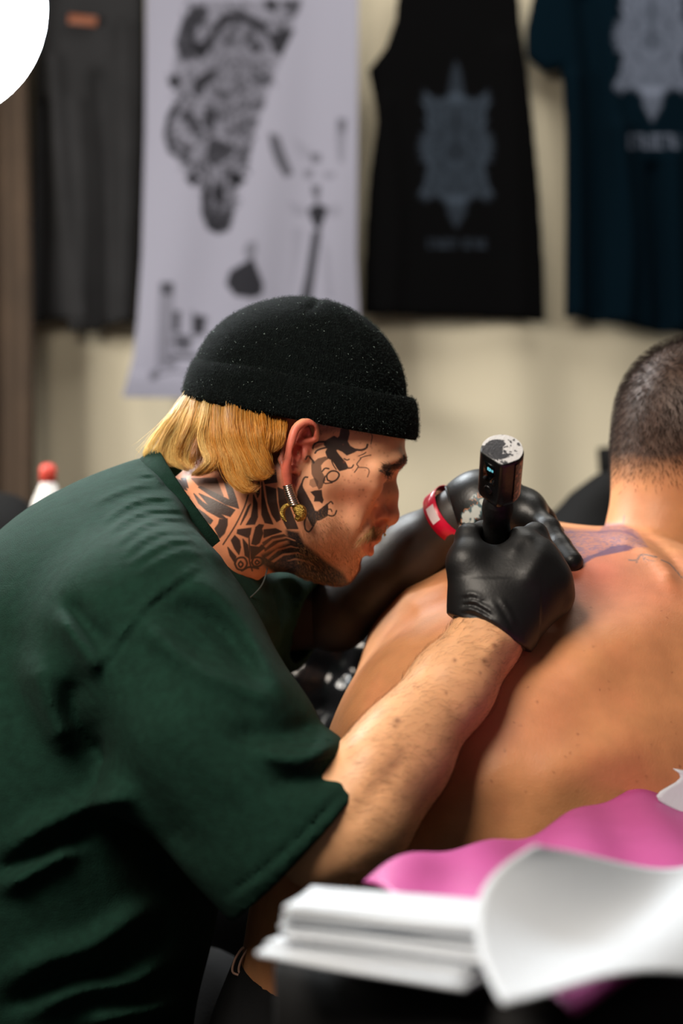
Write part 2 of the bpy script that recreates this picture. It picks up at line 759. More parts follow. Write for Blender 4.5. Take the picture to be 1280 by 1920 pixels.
def sheet(fn, nu, nv, thick=0.0):
    """a (thick) sheet from fn(u, v) -> (n,3); returns verts, faces, u, v"""
    u, v = np.meshgrid(np.linspace(0, 1, nu), np.linspace(0, 1, nv), indexing='ij')
    u, v = u.ravel(), v.ravel()
    V = fn(u, v)
    i, j = np.meshgrid(np.arange(nu - 1), np.arange(nv - 1), indexing='ij')
    a = (i * nv + j).ravel()
    Q = np.stack([a, a + nv, a + nv + 1, a + 1], 1)
    if thick:
        G = V.reshape(nu, nv, 3)
        N = np.cross(np.gradient(G, axis=0), np.gradient(G, axis=1)).reshape(-1, 3)
        N /= np.linalg.norm(N, axis=1, keepdims=True) + 1e-12
        n = len(V)
        V2 = V - N * thick
        rim = np.concatenate([np.arange(nv), np.arange(1, nu) * nv + nv - 1, (nu - 1) * nv + np.arange(nv - 2, -1, -1), np.arange(nu - 2, 0, -1) * nv])
        r2 = np.roll(rim, -1)
        S = np.stack([rim, r2, r2 + n, rim + n], 1)
        V = np.concatenate([V, V2])
        Q = np.concatenate([Q, Q[:, ::-1] + n, S])
        u = np.concatenate([u, u])
        v = np.concatenate([v, v])
    return V, [Q], u, v
# ------------------------------------------------------------------ the place: floor, fabric wall
M_floor = mat('hall_carpet', color=srgb(12, 12, 12), rough=0.95, noise=(30, 0.2), bump=[(200, 0.4, (1, 1, 1))])
M_wall = mat('tan_fabric', color=srgb(206, 197, 175), rough=0.95, noise=(3, 0.05), bump=[(500, 0.15, (1, 1, 1))], spec=0.15)
M_wall2 = mat('tan_fabric_seam', color=srgb(206, 194, 145), rough=0.95, spec=0.15)
YW = 3.60
V, F = box((0, 2.2, -0.03), (3.2, 2.6, 0.03))
props(obj('floor', V, F, M_floor, smooth=False), 'dark carpet floor of the hall', kind='structure')


def wallf(u, v):
    x = -1.9 + 3.8 * u
    y = YW + 0.030 * np.sin(x * 9.0 + 0.8) * (0.4 + 0.6 * np.sin(x * 2.3 + 1) ** 2) + 0.012 * np.sin(x * 23 + v * 1.5)
    return np.stack([x, y, 2.7 * v], 1)


V, F, u_, v_ = sheet(wallf, 400, 16, 0.02)
wall = props(obj('wall_back', V, F, M_wall), 'tan pleated fabric wall', kind='structure')

# ------------------------------------------------------------------ things hung on the wall
YB = 3.50


def hung(name, label, cat, poly, material, paint=None, folds=(), thick=0.012, h=0.0050, y=YB, col=None, group=None):
    """a garment hung flat: outline as seen, its own thickness and folds"""
    pts = [W(p[0], p[1], y) for p in poly]
    xs, zs = [p[0] for p in pts], [p[2] for p in pts]
    g_ = Vol((min(xs) - .02, y - .055, min(zs) - .02), (max(xs) + .02, y + .04, max(zs) + .02), h)
    X, Y, Z = g_.grid((slice(None),) * 3)
    xx, zz = np.broadcast_arrays(X[:, 0, :], Z[:, 0, :])
    sd = poly_sd(xx.astype(float), zz.astype(float), [(p[0], p[2]) for p in pts])
    off = np.zeros(xx.shape)
    px, py = 640 + xx / y * FPX, 960 - (zz - CZ) / y * FPX
    for (line, wd, hg) in folds:
        d_ = line_d(px, py, catmull(line, 24) if len(line) > 2 else line)
        off += hg * np.exp(-d_ * d_ / (2 * wd * wd))
    wth = thick * np.sqrt(np.clip(1 - (1 - np.clip(-sd / 0.02, 0, 1)) ** 2, 0, 1))
    f_ = np.abs(Y - y + off[:, None, :]) - wth[:, None, :]
    g_.F = np.where((sd < 0)[:, None, :], f_ * 0.6, np.sqrt(sd[:, None, :] ** 2 + (Y - y + off[:, None, :]) ** 2)).astype(np.float32)
    V, Q = g_.mesh()
    if paint is not None:
        sx, sy = pix(V)
        fr = V[:, 1] < y + 0.002 - 0 * V[:, 1]
        A = ink(sx, sy, paint[0], paint[2] if len(paint) > 2 else 2.0) * fr
        c0 = np.tile(col, (len(V), 1))
        cc = c0 * (1 - A[:, None]) + np.asarray(paint[1])[None] * A[:, None]
        o = obj(name, V, Q, material, col=cc)
    else:
        o = obj(name, V, Q, material)
    return props(o, label, cat, group)


M_dkpants = mat('charcoal_cotton', color=srgb(38, 38, 40), rough=0.95, noise=(8, 0.15), spec=0.2)
hung_tr = hung('trousers', 'charcoal grey trousers hung on the tan fabric wall left of the white banner', 'trousers',
     [(70, -60), (272, -60), (270, 200), (262, 420), (252, 605), (196, 608), (188, 622), (130, 622), (128, 600), (100, 600), (52, 608), (60, 400), (66, 200)], M_dkpants,
     folds=[([(105, 120), (120, 300), (150, 590)], 13, .030), ([(185, 150), (200, 330), (205, 600)], 12, -.028), ([(235, 60), (240, 300), (228, 600)], 13, .026), ([(85, 200), (80, 400), (75, 600)], 9, -.026),
            ([(150, 200), (160, 380), (165, 610)], 10, .02)], thick=0.02)
V, F = box(W(155, 38, 3.46), (.035, .003, .012), rot('Y', 6), .002)
o_ = obj('leather_patch', V, F, mat('brown_leather', color=srgb(120, 66, 40), rough=0.6), hung_tr, smooth=False)
o_['label'] = 'small brown leather patch'

# the white banner with flash drawings
M_banner = mat('banner_cloth', attr=True, rough=0.85, spec=0.2)
bl = [(274, -40), (272, 250), (266, 480), (258, 600), (250, 670), (230, 745)]
br = [(672, -40), (670, 300), (668, 480), (676, 640), (680, 700), (690, 752)]


def banner(u, v):
    q = v * 5
    i = np.clip(q.astype(int), 0, 4)
    f_ = q - i
    L_, R_ = np.array(bl, float), np.array(br, float)
    l_ = L_[i] * (1 - f_)[:, None] + L_[i + 1] * f_[:, None]
    r_ = R_[i] * (1 - f_)[:, None] + R_[i + 1] * f_[:, None]
    p = l_ * (1 - u)[:, None] + r_ * u[:, None]
    yy = 3.46 - 0.16 * np.clip((v - 0.86) / 0.14, 0, 1) ** 2 + 0.010 * np.sin(u * 9 + 1) * v + 0.006 * np.sin(u * 17 + v * 5)
    sc_ = 3.46
    x = (p[:, 0] - 640) / FPX * yy
    z = CZ - (p[:, 1] - 960) / FPX * yy
    return np.stack([x, yy, z], 1)


V, F, u_, v_ = sheet(banner, 210, 400, 0.004)
sx, sy = pix(V)
r9 = np.random.default_rng(21)
art = []
c3 = lambda x, y: (270 + x / 4.267, y / 4.267)
dk = [  # large dark masses of the ornament round the head, as (outline in the drawing, darkness)
    ([(300, 180), (380, 60), (480, 40), (520, 120), (430, 200), (400, 330), (380, 470), (300, 470), (250, 350)], .62),
    ([(560, 200), (640, 120), (760, 95), (880, 140), (980, 220), (1010, 330), (930, 230), (800, 170), (700, 160), (620, 220), (580, 300)], .85),
    ([(380, 330), (480, 340), (560, 240), (560, 340), (470, 470), (400, 440)], .72), ([(960, 0), (1060, 0), (1050, 100), (980, 60)], .8), ([(1100, 0), (1250, 0), (1230, 110), (1140, 90)], .55),
    ([(1000, 280), (1130, 230), (1200, 240), (1150, 330), (1100, 440), (1040, 420)], .7), ([(190, 640), (270, 600), (290, 680), (220, 700)], .85),
    ([(400, 640), (540, 560), (600, 540), (560, 620), (480, 700), (450, 780), (400, 740)], .68), ([(240, 830), (300, 810), (220, 960), (190, 1100), (250, 1210), (370, 1280), (340, 1300), (200, 1220), (160, 1080), (190, 920)], .72),
    ([(300, 900), (360, 880), (430, 960), (470, 1060), (400, 1080), (350, 1000)], .6), ([(240, 1120), (380, 1190), (360, 1220), (230, 1150)], .6), ([(480, 860), (560, 880), (560, 1060), (490, 1010)], .6),
    ([(840, 360), (930, 340), (940, 400), (870, 430)], .6), ([(640, 320), (720, 300), (720, 350), (650, 360)], .5), ([(850, 640), (960, 600), (1020, 640), (1000, 690), (900, 670)], .5),
    ([(580, 750), (690, 730), (680, 790), (600, 800)], .4), ([(860, 830), (960, 780), (970, 850), (880, 890)], .45), ([(720, 1020), (900, 940), (900, 1020), (760, 1080)], .4),
    ([(510, 1140), (560, 1100), (740, 1180), (700, 1250), (560, 1330), (510, 1300)], .62), ([(740, 1180), (860, 1160), (830, 1320), (740, 1330)], .42), ([(330, 1420), (390, 1380), (440, 1440), (390, 1490)], .85),
    ([(680, 1360), (760, 1400), (810, 1440), (760, 1480), (690, 1440)], .75), ([(560, 1480), (640, 1500), (640, 1600), (590, 1640), (550, 1560)], .7),
    ([(470, 1480), (520, 1480), (510, 1700), (540, 1780), (640, 1800), (690, 1740), (680, 1840), (590, 1870), (510, 1830), (460, 1700)], .7), ([(610, 1700), (680, 1680), (660, 1780), (600, 1760)], .5),
]
for pl, st in dk:
    art.append(('p', [c3(*q) for q in pl], min(.97, st * 1.3)))
for k_ in range(420):                                         # hatching and small strokes inside the drawing
    yy = r9.uniform(20, 1800)
    x0 = np.interp(yy, [0, 400, 700, 1000, 1300, 1500, 1850], [330, 260, 230, 190, 340, 480, 520])
    x1 = np.interp(yy, [0, 400, 700, 1000, 1300, 1500, 1850], [1250, 1100, 1000, 900, 830, 760, 660])
    xx = r9.uniform(x0, x1)
    a_ = r9.uniform(0, 6.28)
    l_ = r9.uniform(25, 90)
    art.append(('l', [c3(xx, yy), c3(xx + l_ * math.cos(a_) * .5 + 8, yy + l_ * math.sin(a_) * .5), c3(xx + l_ * math.cos(a_ + .7), yy + l_ * math.sin(a_ + .7))], r9.uniform(2, 4.5), r9.uniform(.35, .8)))
art.append(('p', [c3(*q) for q in [(560, 240), (700, 170), (880, 200), (990, 360), (960, 620), (880, 900), (740, 1080), (600, 1000), (520, 800), (520, 500)]], .22))
art.append(('p', [c3(*q) for q in [(330, 150), (420, 0), (1250, 0), (1150, 330), (1000, 700), (880, 1050), (830, 1320), (740, 1500), (690, 1780), (580, 1870), (480, 1760), (470, 1500), (350, 1400), (180, 1150), (200, 900), (300, 760), (220, 640), (260, 400)]], .36))
c5 = lambda x, y: (470 + x / 4.8, 180 + y / 4.8)
sw = [  # winged sword
    ([(165, 340), (250, 360), (310, 540), (375, 700), (310, 730), (230, 600), (180, 460)], .72), ([(780, 200), (860, 210), (850, 330), (780, 310)], .6), ([(770, 330), (850, 340), (830, 600), (790, 590)], .32),
    ([(540, 530), (620, 520), (630, 590), (560, 600)], .6), ([(480, 670), (560, 660), (550, 740), (490, 740)], .45), ([(650, 690), (760, 690), (740, 740), (660, 740)], .3), ([(550, 810), (620, 810), (620, 880), (560, 880)], .7),
    ([(520, 1020), (600, 980), (690, 1010), (650, 1120), (610, 1220), (560, 1140)], .95), ([(560, 1220), (630, 1220), (600, 1420), (570, 1640), (545, 1830), (450, 1830), (500, 1600), (530, 1400)], .85),
    ([(380, 380), (480, 440), (560, 500), (560, 600), (440, 540)], .14), ([(340, 950), (500, 1010), (520, 1080), (400, 1080)], .18), ([(690, 1000), (800, 980), (800, 1080), (700, 1090)], .18), ([(650, 1300), (700, 1400), (740, 1830), (680, 1800)], .16),
    ([(380, 1180), (480, 1200), (420, 1500), (340, 1830), (380, 1500)], .14), ([(570, 880), (610, 880), (620, 1000), (580, 1000)], .5),
]
for pl, st in sw:
    art.append(('p', [c5(*q) for q in pl], st))
c6 = lambda x, y: (230 + x / 4.267, 420 + y / 4.267)
sm = [([(960, 320), (1040, 280), (1080, 380), (1120, 480), (1110, 560), (1040, 590), (900, 570), (830, 480), (860, 380)], .80), ([(1000, 150), (1060, 140), (1070, 210), (1040, 300), (1000, 290), (970, 210)], .38),
      ([(310, 470), (400, 470), (400, 560), (320, 560)], .62), ([(560, 730), (660, 740), (650, 880), (560, 880)], .75), ([(410, 700), (460, 700), (450, 860), (410, 860)], .7), ([(420, 880), (540, 900), (540, 1010), (430, 1000)], .6),
      ([(400, 1040), (620, 1050), (610, 1080), (400, 1080)], .6), ([(220, 1190), (290, 1160), (270, 1240), (220, 1250)], .5)]
for pl, st in sm:
    art.append(('p', [c6(*q) for q in pl], min(.95, st * 1.2)))
for x_ in (300, 325, 350, 375, 400):
    art.append(('l', [c6(x_, 480), c6(x_ - 8, 800), c6(x_ - 18, 1150)], 3.0, .55))
for q in ([(240, 1220), (420, 1180), (560, 1210)], [(380, 940), (480, 960), (600, 900)], [(560, 700), (600, 800), (680, 760)], [(340, 1080), (420, 1110), (400, 1150)]):
    art.append(('l', [c6(*p) for p in q], 4, .6))
A = ink(sx, sy, art, 1.5, None, 1.2)
A[:len(A) // 2] = 0
bcol = srgb(142, 142, 158)[None] * (1 - A[:, None]) + srgb(12, 13, 20)[None] * A[:, None]
props(obj('banner', V, F, M_banner, col=bcol), 'white cloth banner with black tattoo drawings of a face, a winged sword and a flower', 'banner')

# two printed shirts
M_tank = mat('black_print_cotton', attr=True, rough=0.95, spec=0.05)


def ornament(cx, cy, sx_, sy_, st=.55):
    """a mirrored lace-like ornament"""
    out = [('p', [(cx - 8 * sx_, cy - 150 * sy_), (cx, cy - 168 * sy_), (cx + 8 * sx_, cy - 150 * sy_), (cx + 14 * sx_, cy - 115 * sy_), (cx + 14 * sx_, cy - 85 * sy_), (cx - 14 * sx_, cy - 85 * sy_), (cx - 14 * sx_, cy - 115 * sy_)], st * .8),
           ('p', [(cx - 20 * sx_, cy + 85 * sy_), (cx + 20 * sx_, cy + 85 * sy_), (cx + 18 * sx_, cy + 120 * sy_), (cx, cy + 150 * sy_), (cx - 16 * sx_, cy + 120 * sy_)], st * .9)]
    half = [(0, -105), (22, -95), (40, -90), (56, -104), (60, -86), (52, -70), (54, -50), (46, -40), (60, -26), (66, -5), (60, 18), (50, 28), (54, 46), (56, 64), (66, 82), (54, 92), (36, 84), (20, 96), (0, 100)]
    out.append(('p', [(cx + x * sx_, cy + y * sy_) for x, y in half] + [(cx - x * sx_, cy + y * sy_) for x, y in half[::-1]], st))
    for x, y, a in ((30, -60, 20), (38, 0, 26), (30, 55, 20), (12, -20, 12), (12, 30, 12)):
        for m in (-1, 1):
            for rr_ in (a * .55,):
                ring_ = [(cx + m * (x + rr_ * math.cos(t_)) * sx_, cy + (y + rr_ * math.sin(t_) * 1.1) * sy_) for t_ in np.linspace(0, 6.28, 12)]
                out.append(('l', ring_, 3.5, st * .7))
    r6 = np.random.default_rng(3)
    hp6 = catmull(np.array(half, float), 60)
    for q_ in range(60):
        bx_, by_ = hp6[q_]
        an = math.atan2(by_, bx_) + r6.normal(0, .25)
        l6 = r6.uniform(3, 8)
        for m in (-1, 1):
            out.append(('l', [(cx + m * (bx_ - 5 * math.cos(an)) * sx_, cy + (by_ - 5 * math.sin(an)) * sy_), (cx + m * (bx_ + l6 * math.cos(an)) * sx_, cy + (by_ + l6 * math.sin(an)) * sy_)], 3.0, st))
    for q_ in range(26):
        x6, y6 = r6.uniform(6, 46), r6.uniform(-80, 80)
        for m in (-1, 1):
            out.append(('e', [(cx + m * x6 * sx_, cy + y6 * sy_), (cx + m * (x6 + 5) * sx_, cy + (y6 + 3) * sy_), (cx + m * (x6 + 2) * sx_, cy + (y6 + 12) * sy_)], .6))
    out.append(('e', [(cx - 4, cy - 70 * sy_), (cx + 4, cy - 70 * sy_), (cx + 6, cy + 20 * sy_), (cx - 6, cy + 20 * sy_)], .5))
    return out


def lettering(x0, x1, y0, h, n, st, skip=()):
    """a line of small capital letters, too far away to read"""
    out = []
    w_ = (x1 - x0) / n
    for i in range(n):
        if i in skip:
            continue
        a, b = x0 + i * w_ + w_ * .14, x0 + (i + 1) * w_ - w_ * .14
        k_ = i % 4
        if k_ in (0, 2):
            out.append(('l', [(a, y0), (a, y0 + h)], 2.6, st))
        if k_ in (0, 1, 3):
            out.append(('l', [(a, y0), (b, y0)], 2.6, st))
        if k_ in (0, 2, 3):
            out.append(('l', [(a, y0 + h), (b, y0 + h)], 2.6, st))
        if k_ in (1, 3):
            out.append(('l', [((a + b) / 2, y0), ((a + b) / 2, y0 + h)], 2.6, st))
        if k_ == 2:
            out.append(('l', [(b, y0), (b, y0 + h)], 2.6, st))
    return out


hung('tank_top', 'black sleeveless shirt with grey lace-like print, hung on the tan wall beside the banner', 'shirt',
     [(750, -60), (740, 40), (722, 90), (690, 132), (700, 180), (706, 230), (692, 330), (684, 450), (679, 590), (760, 592), (900, 596), (1022, 604), (1018, 480), (1010, 350), (1000, 240), (988, 130), (975, 40), (968, -60)], M_tank,
     paint=(ornament(855, 280, 1.0, 1.0, .20) + lettering(803, 912, 450, 14, 12, .22, (6,)), srgb(84, 97, 114)), col=srgb(5, 5, 6),
     folds=[([(720, 200), (740, 400), (735, 580)], 14, .012), ([(950, 100), (965, 350), (975, 590)], 18, .014)])
hung('t_shirt', 'dark teal t-shirt with pale lace-like print, hung at the right end of the wall', 'shirt',
     [(1010, -60), (985, 60), (985, 105), (1018, 135), (1052, 128), (1060, 250), (1060, 400), (1058, 594), (1140, 606), (1230, 622), (1440, 640), (1440, -60)], M_tank,
     paint=(ornament(1222, 72, 1.02, 1.05, .42) + lettering(1178, 1272, 254, 22, 7, .6), srgb(122, 130, 150)), col=srgb(1, 14, 23),
     folds=[([(1095, 0), (1120, 250), (1115, 590)], 14, -.030), ([(1075, 150), (1080, 400), (1085, 590)], 9, .02), ([(1160, 250), (1175, 450), (1170, 600)], 14, .03), ([(1225, 320), (1235, 480), (1240, 610)], 11, -.03),
            ([(1145, 0), (1150, 200), (1140, 600)], 11, .012), ([(1260, 300), (1268, 610)], 12, .02)], thick=0.016)

# brown hanging drape at the far left
M_drape = mat('brown_drape', color=srgb(62, 48, 36), rough=0.9, noise=(6, 0.2))


def drapef(u, v):
    a_, b_ = W(-120, -40, 3.42), W(45, 960, 3.42)
    x = a_[0] + (b_[0] - a_[0]) * u
    return np.stack([x + 0.03 * np.sin(v * 3) * u, 3.42 + 0.035 * np.sin(u * 12), 0.02 + (a_[2] - 0.02) * v], 1)


V, F, u_, v_ = sheet(drapef, 60, 20, 0.012)
props(obj('drape', V, F, M_drape), 'brown drape hanging at the left end of the fabric wall', 'drape')

# ------------------------------------------------------------------ side table behind the artist, with a bottle and a bag
M_blk = mat('matt_black', color=srgb(11, 11, 12), rough=0.8, spec=0.25)
YT = 2.35
table = empty('side_table', (W(20, 0, YT)[0], YT, 0))
props(table, 'black folding table against the wall behind the artist', 'table')
zt = 1.005
V, F = box((W(60, 0, YT)[0] - .17, YT, zt - .015), (.42, .22, .015), None, .004)
obj('table_top', V, F, M_blk, table, smooth=False)
for dx in (-.54, .20):
    for dy in (-.19, .19):
        V, F = box((W(60, 0, YT)[0] + dx, YT + dy, (zt - .03) / 2), (.015, .015, (zt - .03) / 2), None, .003)
        obj('leg', V, F, M_blk, table, smooth=False)
bt = W(90, 960, YT - .04)
bottle = empty('spray_bottle', (bt[0], bt[1], zt))
props(bottle, 'white plastic bottle with red cap standing behind the artist', 'bottle')
V, F = lathe([(.026, .0), (.029, .004), (.029, .10), (.026, .13), (.014, .158), (.012, .165)], (bt[0], bt[1], zt), n=24)
obj('flask', V, F, mat('white_plastic', color=srgb(230, 226, 222), rough=0.4), bottle)
V, F = lathe([(.0135, .163), (.0135, .186), (.010, .192), (.004, .194)], (bt[0], bt[1], zt), n=20)
obj('cap', V, F, mat('red_plastic', color=srgb(214, 74, 60), rough=0.4), bottle)
g_ = Vol(W(-140, 1100, YT) - np.array([0, .15, .1]), W(80, 850, YT) + np.array([0, .15, 0]), 0.008)
g_.add(ell((W(-30, 0, YT)[0], YT + .05, zt + .065), (.095, .10, .085)))
g_.add(ell((W(20, 0, YT)[0], YT + .03, zt + .03), (.055, .08, .042)), .02)
g_.keep((0, 0, zt + .001), (0, 0, -1))
V, Q = g_.mesh()
V = V + (vnoise(V, 30, 2)[:, None] - .5) * np.array([.02, .02, .0])
props(obj('black_bag', V, Q, M_blk), 'black bag lying on the table at the left edge', 'bag')


def tissue(u, v):
    c_ = W(4, 985, YT - .16)
    return np.stack([c_[0] - .05 + .07 * u, c_[1] + .05 * v + 0 * u, zt + .004 + .05 * np.sin(u * 3.1) * np.sin(v * 2.2 + .6) + .012 * np.sin(u * 11 + v * 5) ** 2], 1)


V, F, u_, v_ = sheet(tissue, 24, 20, 0.001)
props(obj('tissue', V, F, mat('tissue_paper', color=srgb(222, 220, 216), rough=0.9)), 'crumpled white tissue on the table beside the black bag', 'tissue')

# ------------------------------------------------------------------ dark clutter between the two people: trolley with wrapped bags
M_bag = mat('black_plastic', color=srgb(14, 14, 16), rough=0.16, spec=0.6, bump=[(28, 0.5, (1, 1, 1))])
trl = empty('trolley', (W(640, 0, 2.1)[0], 2.1, 0))
props(trl, 'low black trolley behind the two people', 'trolley')
V, F = box(((W(660, 0, 2.1)[0] + .06), 2.1, .74), (.27, .22, .012), None, .003)
obj('shelf', V, F, M_blk, trl, smooth=False)
V, F = box(((W(660, 0, 2.1)[0] + .06), 2.1, .41), (.26, .21, .31), None, .006)
obj('drawer_case', V, F, M_blk, trl, smooth=False)
for zz_ in (.22, .42, .62):
    V, F = box(((W(660, 0, 2.1)[0] + .06), 2.1 - .215, zz_), (.25, .006, .09), None, .003)
    dw = obj('drawer', V, F, M_blk, trl, smooth=False)
    V, F = box(((W(660, 0, 2.1)[0] + .06), 2.1 - .228, zz_ + .05), (.08, .006, .006), None, .002)
    obj('handle', V, F, M_bag, dw, smooth=False)
for dx in (-.255, .255):
    for dy in (-.2, .2):
        V, F = box(((W(660, 0, 2.1)[0] + .06) + dx, 2.1 + dy, .37), (.012, .012, .37), None, .003)
        obj('post', V, F, M_blk, trl, smooth=False)
for (px, py, yy, rx, rz, sd_, lab) in ((715, 1290, 1.985, .14, .125, 5, 'shiny black plastic bag on the trolley, right beside the bare back'), (590, 1330, 2.20, .13, .14, 11, 'crumpled black plastic bag on the trolley behind the green sleeve')):
    c_ = W(px, py, yy)
    c_[2] = .752 + rz
    g_ = Vol(c_ - np.array([rx + .06, .17, rz + .02]), c_ + np.array([rx + .06, .17, rz + .07]), 0.007)
    g_.add(ell(c_, (rx, .085, rz)))
    g_.add(ell(c_ + P3((.02, 0, rz * .75)), (rx * .5, .07, .06)), .04)
    V, Q = g_.mesh()
    n_ = (V - c_) / np.linalg.norm(V - c_, axis=1, keepdims=True)
    V = V + n_ * ((np.abs(vnoise(V, 16, sd_, 2) - .5) * .13) + (vnoise(V, 40, sd_ + 1, 2)[:, None][:, 0] - .5) * .03)[:, None]
    V[:, 2] = np.maximum(V[:, 2], .7525)
    props(obj('plastic_bag', V, Q, M_bag), lab, 'bag')

# ------------------------------------------------------------------ black clutter right, behind the client
YR = 3.15
st = empty('camera_stand', (W(1150, 0, YR)[0], YR, 0))
props(st, 'black stand with a small square head behind the client', 'stand')
V, F = tube([(W(1150, 0, YR)[0], YR, .62), (W(1150, 0, YR)[0], YR, 1.20)], .011, 12)
obj('pole', V, F, M_blk, st)
V, F = box(W(1150, 862, YR), (.032, .02, .029), rot('Y', -4), .003)
obj('head', V, F, M_blk, st, smooth=False)
for a_ in (0.3, 2.4, 4.5):
    V, F = tube([(W(1150, 0, YR)[0], YR, .66), (W(1150, 0, YR)[0] + .16 * math.cos(a_), YR + .16 * math.sin(a_), .012)], .010, 10)
    obj('leg', V, F, M_blk, st)
g_ = Vol(W(1000, 1150, 2.45) - np.array([0, .12, .1]), W(1300, 870, 2.45) + np.array([0, .14, .02]), 0.008)
chain(g_, [(W(1072, 1030, 2.45), .05), (W(1110, 960, 2.45), .042), (W(1140, 922, 2.45), .028)], .03)
chain(g_, [(W(1140, 922, 2.45), .028), (W(1210, 930, 2.45), .03), (W(1260, 1000, 2.45), .06)], .03)
g_.add(cone(W(1072, 1050, 2.45), W(1250, 1100, 2.45), .08, .09), .04)
V, Q = g_.mesh()
props(obj('jacket', V, Q, M_blk), 'black jacket hung over a chair back behind the client', 'jacket')
M_wood = mat('tan_wood', color=srgb(150, 105, 60), rough=0.6)
xc = W(1160, 0, 2.47)[0]
jc = empty('wooden_chair', (xc, 2.62, 0))
props(jc, 'tan wooden chair under the black jacket behind the client', 'chair')
V, F = box((xc, 2.62, .70), (.17, .012, .22), None, .006)
obj('backrest', V, F, M_wood, jc, smooth=False)
V, F = box((xc, 2.80, .45), (.19, .19, .018), None, .006)
obj('seat', V, F, M_wood, jc, smooth=False)
for dx in (-.16, .16):
    for (yy, hh) in ((2.62, .24), (2.96, .215)):
        V, F = box((xc + dx, yy, hh), (.016, .016, hh), None, .004)
        obj('leg', V, F, M_wood, jc, smooth=False)

# ------------------------------------------------------------------ the ring light, on its stand
YL = 1.72
rl = empty('ring_light', (W(-130, 0, YL)[0], YL + .03, 0))
props(rl, 'glowing white ring light on a stand at the upper left', 'lamp')
rc = W(-138, 5, YL)
ld = P3((0.30, -0.80, -0.50))
ld /= np.linalg.norm(ld)
lu = np.cross(ld, (0, 0, 1))
lu /= np.linalg.norm(lu)
lv = np.cross(lu, ld)
M_diff = mat('ring_diffuser', color=(0.9, 0.9, 0.9), rough=0.5, emit=(0.93, 0.98, 1.0, 120.0))
RM, RH = .114, .029


def ringpts(k, d, n=96):
    return [rc + (lu * math.cos(a) + lv * math.sin(a)) * k + ld * d for a in np.linspace(0, 2 * math.pi, n, endpoint=False)]


def ringband(secs, n=96):
    V = np.concatenate([ringpts(k, d, n) for k, d in secs])
    m = len(secs)
    return V, [np.array([(i * n + s, i * n + (s + 1) % n, ((i + 1) % m) * n + (s + 1) % n, ((i + 1) % m) * n + s) for i in range(m) for s in range(n)])]


V, F = ringband([(RM - RH, -.002), (RM - RH, .004), (RM - RH * .6, .010), (RM, .012), (RM + RH * .6, .010), (RM + RH, .004), (RM + RH, -.002)])
obj('diffuser', V, F, M_diff, rl)
V, F = ringband([(RM - RH - .003, -.003), (RM - RH - .003, -.018), (RM + RH + .003, -.018), (RM + RH + .003, -.003)])
obj('ring_housing', V, F, M_blk, rl, smooth=False)
V, F = tube([rc - ld * .018 - lv * (RM + .02), rc - ld * .03 - lv * (RM + .06), (rc[0] - .0, YL + .03, rc[2] - RM - .12), (rc[0], YL + .03, .5)], .009, 12)
obj('pole', V, F, M_blk, rl)
for a_ in (0.6, 2.7, 4.8):
    V, F = tube([(rc[0], YL + .03, .5), (rc[0] + .17 * math.cos(a_), YL + .03 + .17 * math.sin(a_), .01)], .008, 10)
    obj('leg', V, F, M_blk, rl)
# ------------------------------------------------------------------ the tattoo artist: body
YH = 1.37                                            # distance of the artist's mid plane


def H(px, py, lat=0.0):
    return W(px, py, YH - lat)


person = empty('person', W(150, 960, YH) * np.array([1, 1, 0]))
props(person, 'tattoo artist in dark green t-shirt, black beanie and black gloves, bending over to work', 'person')

M_skin = mat('artist_skin', attr=True, rough=0.48, sss=0.12, noise=(55, 0.10), bump=[(700, 0.10, (1, 1, 1)), (150, 0.06, (1, 1, 1))], spec=0.45)
M_tee = mat('dark_green_jersey', color=srgb(16, 42, 33), rough=0.95, noise=(120, 0.18), sheen=0.0,
            bump=[(900, 0.35, (1, 1, 1)), (90, 0.25, (0.35, 1, 1))], spec=0.15)
M_knit = mat('black_knit', color=srgb(8, 12, 12), rough=1.0, noise=(220, 0.35), sheen=0.0, bump=[(900, 0.5, (1, 1, 1)), (330, 0.7, (1, 1, 1))], spec=0.06, rib=('rib', 1.0, 0.22))
M_lint = mat('lint', color=srgb(120, 135, 130), rough=0.9)
M_fuzz = mat('wool_fuzz', color=srgb(24, 37, 35), rough=1.0)
M_glove = mat('black_nitrile', color=srgb(15, 15, 16), rough=0.50, bump=[(400, 0.08, (1, 1, 1))], spec=0.45)
M_silver = mat('silver', color=srgb(205, 190, 180), rough=0.22, metal=1.0)
M_brass = mat('old_brass', color=srgb(170, 140, 70), rough=0.35, metal=1.0, noise=(600, 0.5), bump=[(900, 0.8, (1, 1, 1))])
M_hairA = mat('bleached_hair', attr=True, rough=0.38, spec=0.5, noise=(300, 0.1))
M_dkhair = mat('dark_blond_stubble', attr=True, rough=0.5)
M_black = mat('black_cloth', color=srgb(14, 15, 17), rough=0.85, noise=(40, 0.3), bump=[(300, 0.2, (1, 1, 1))], spec=0.3)

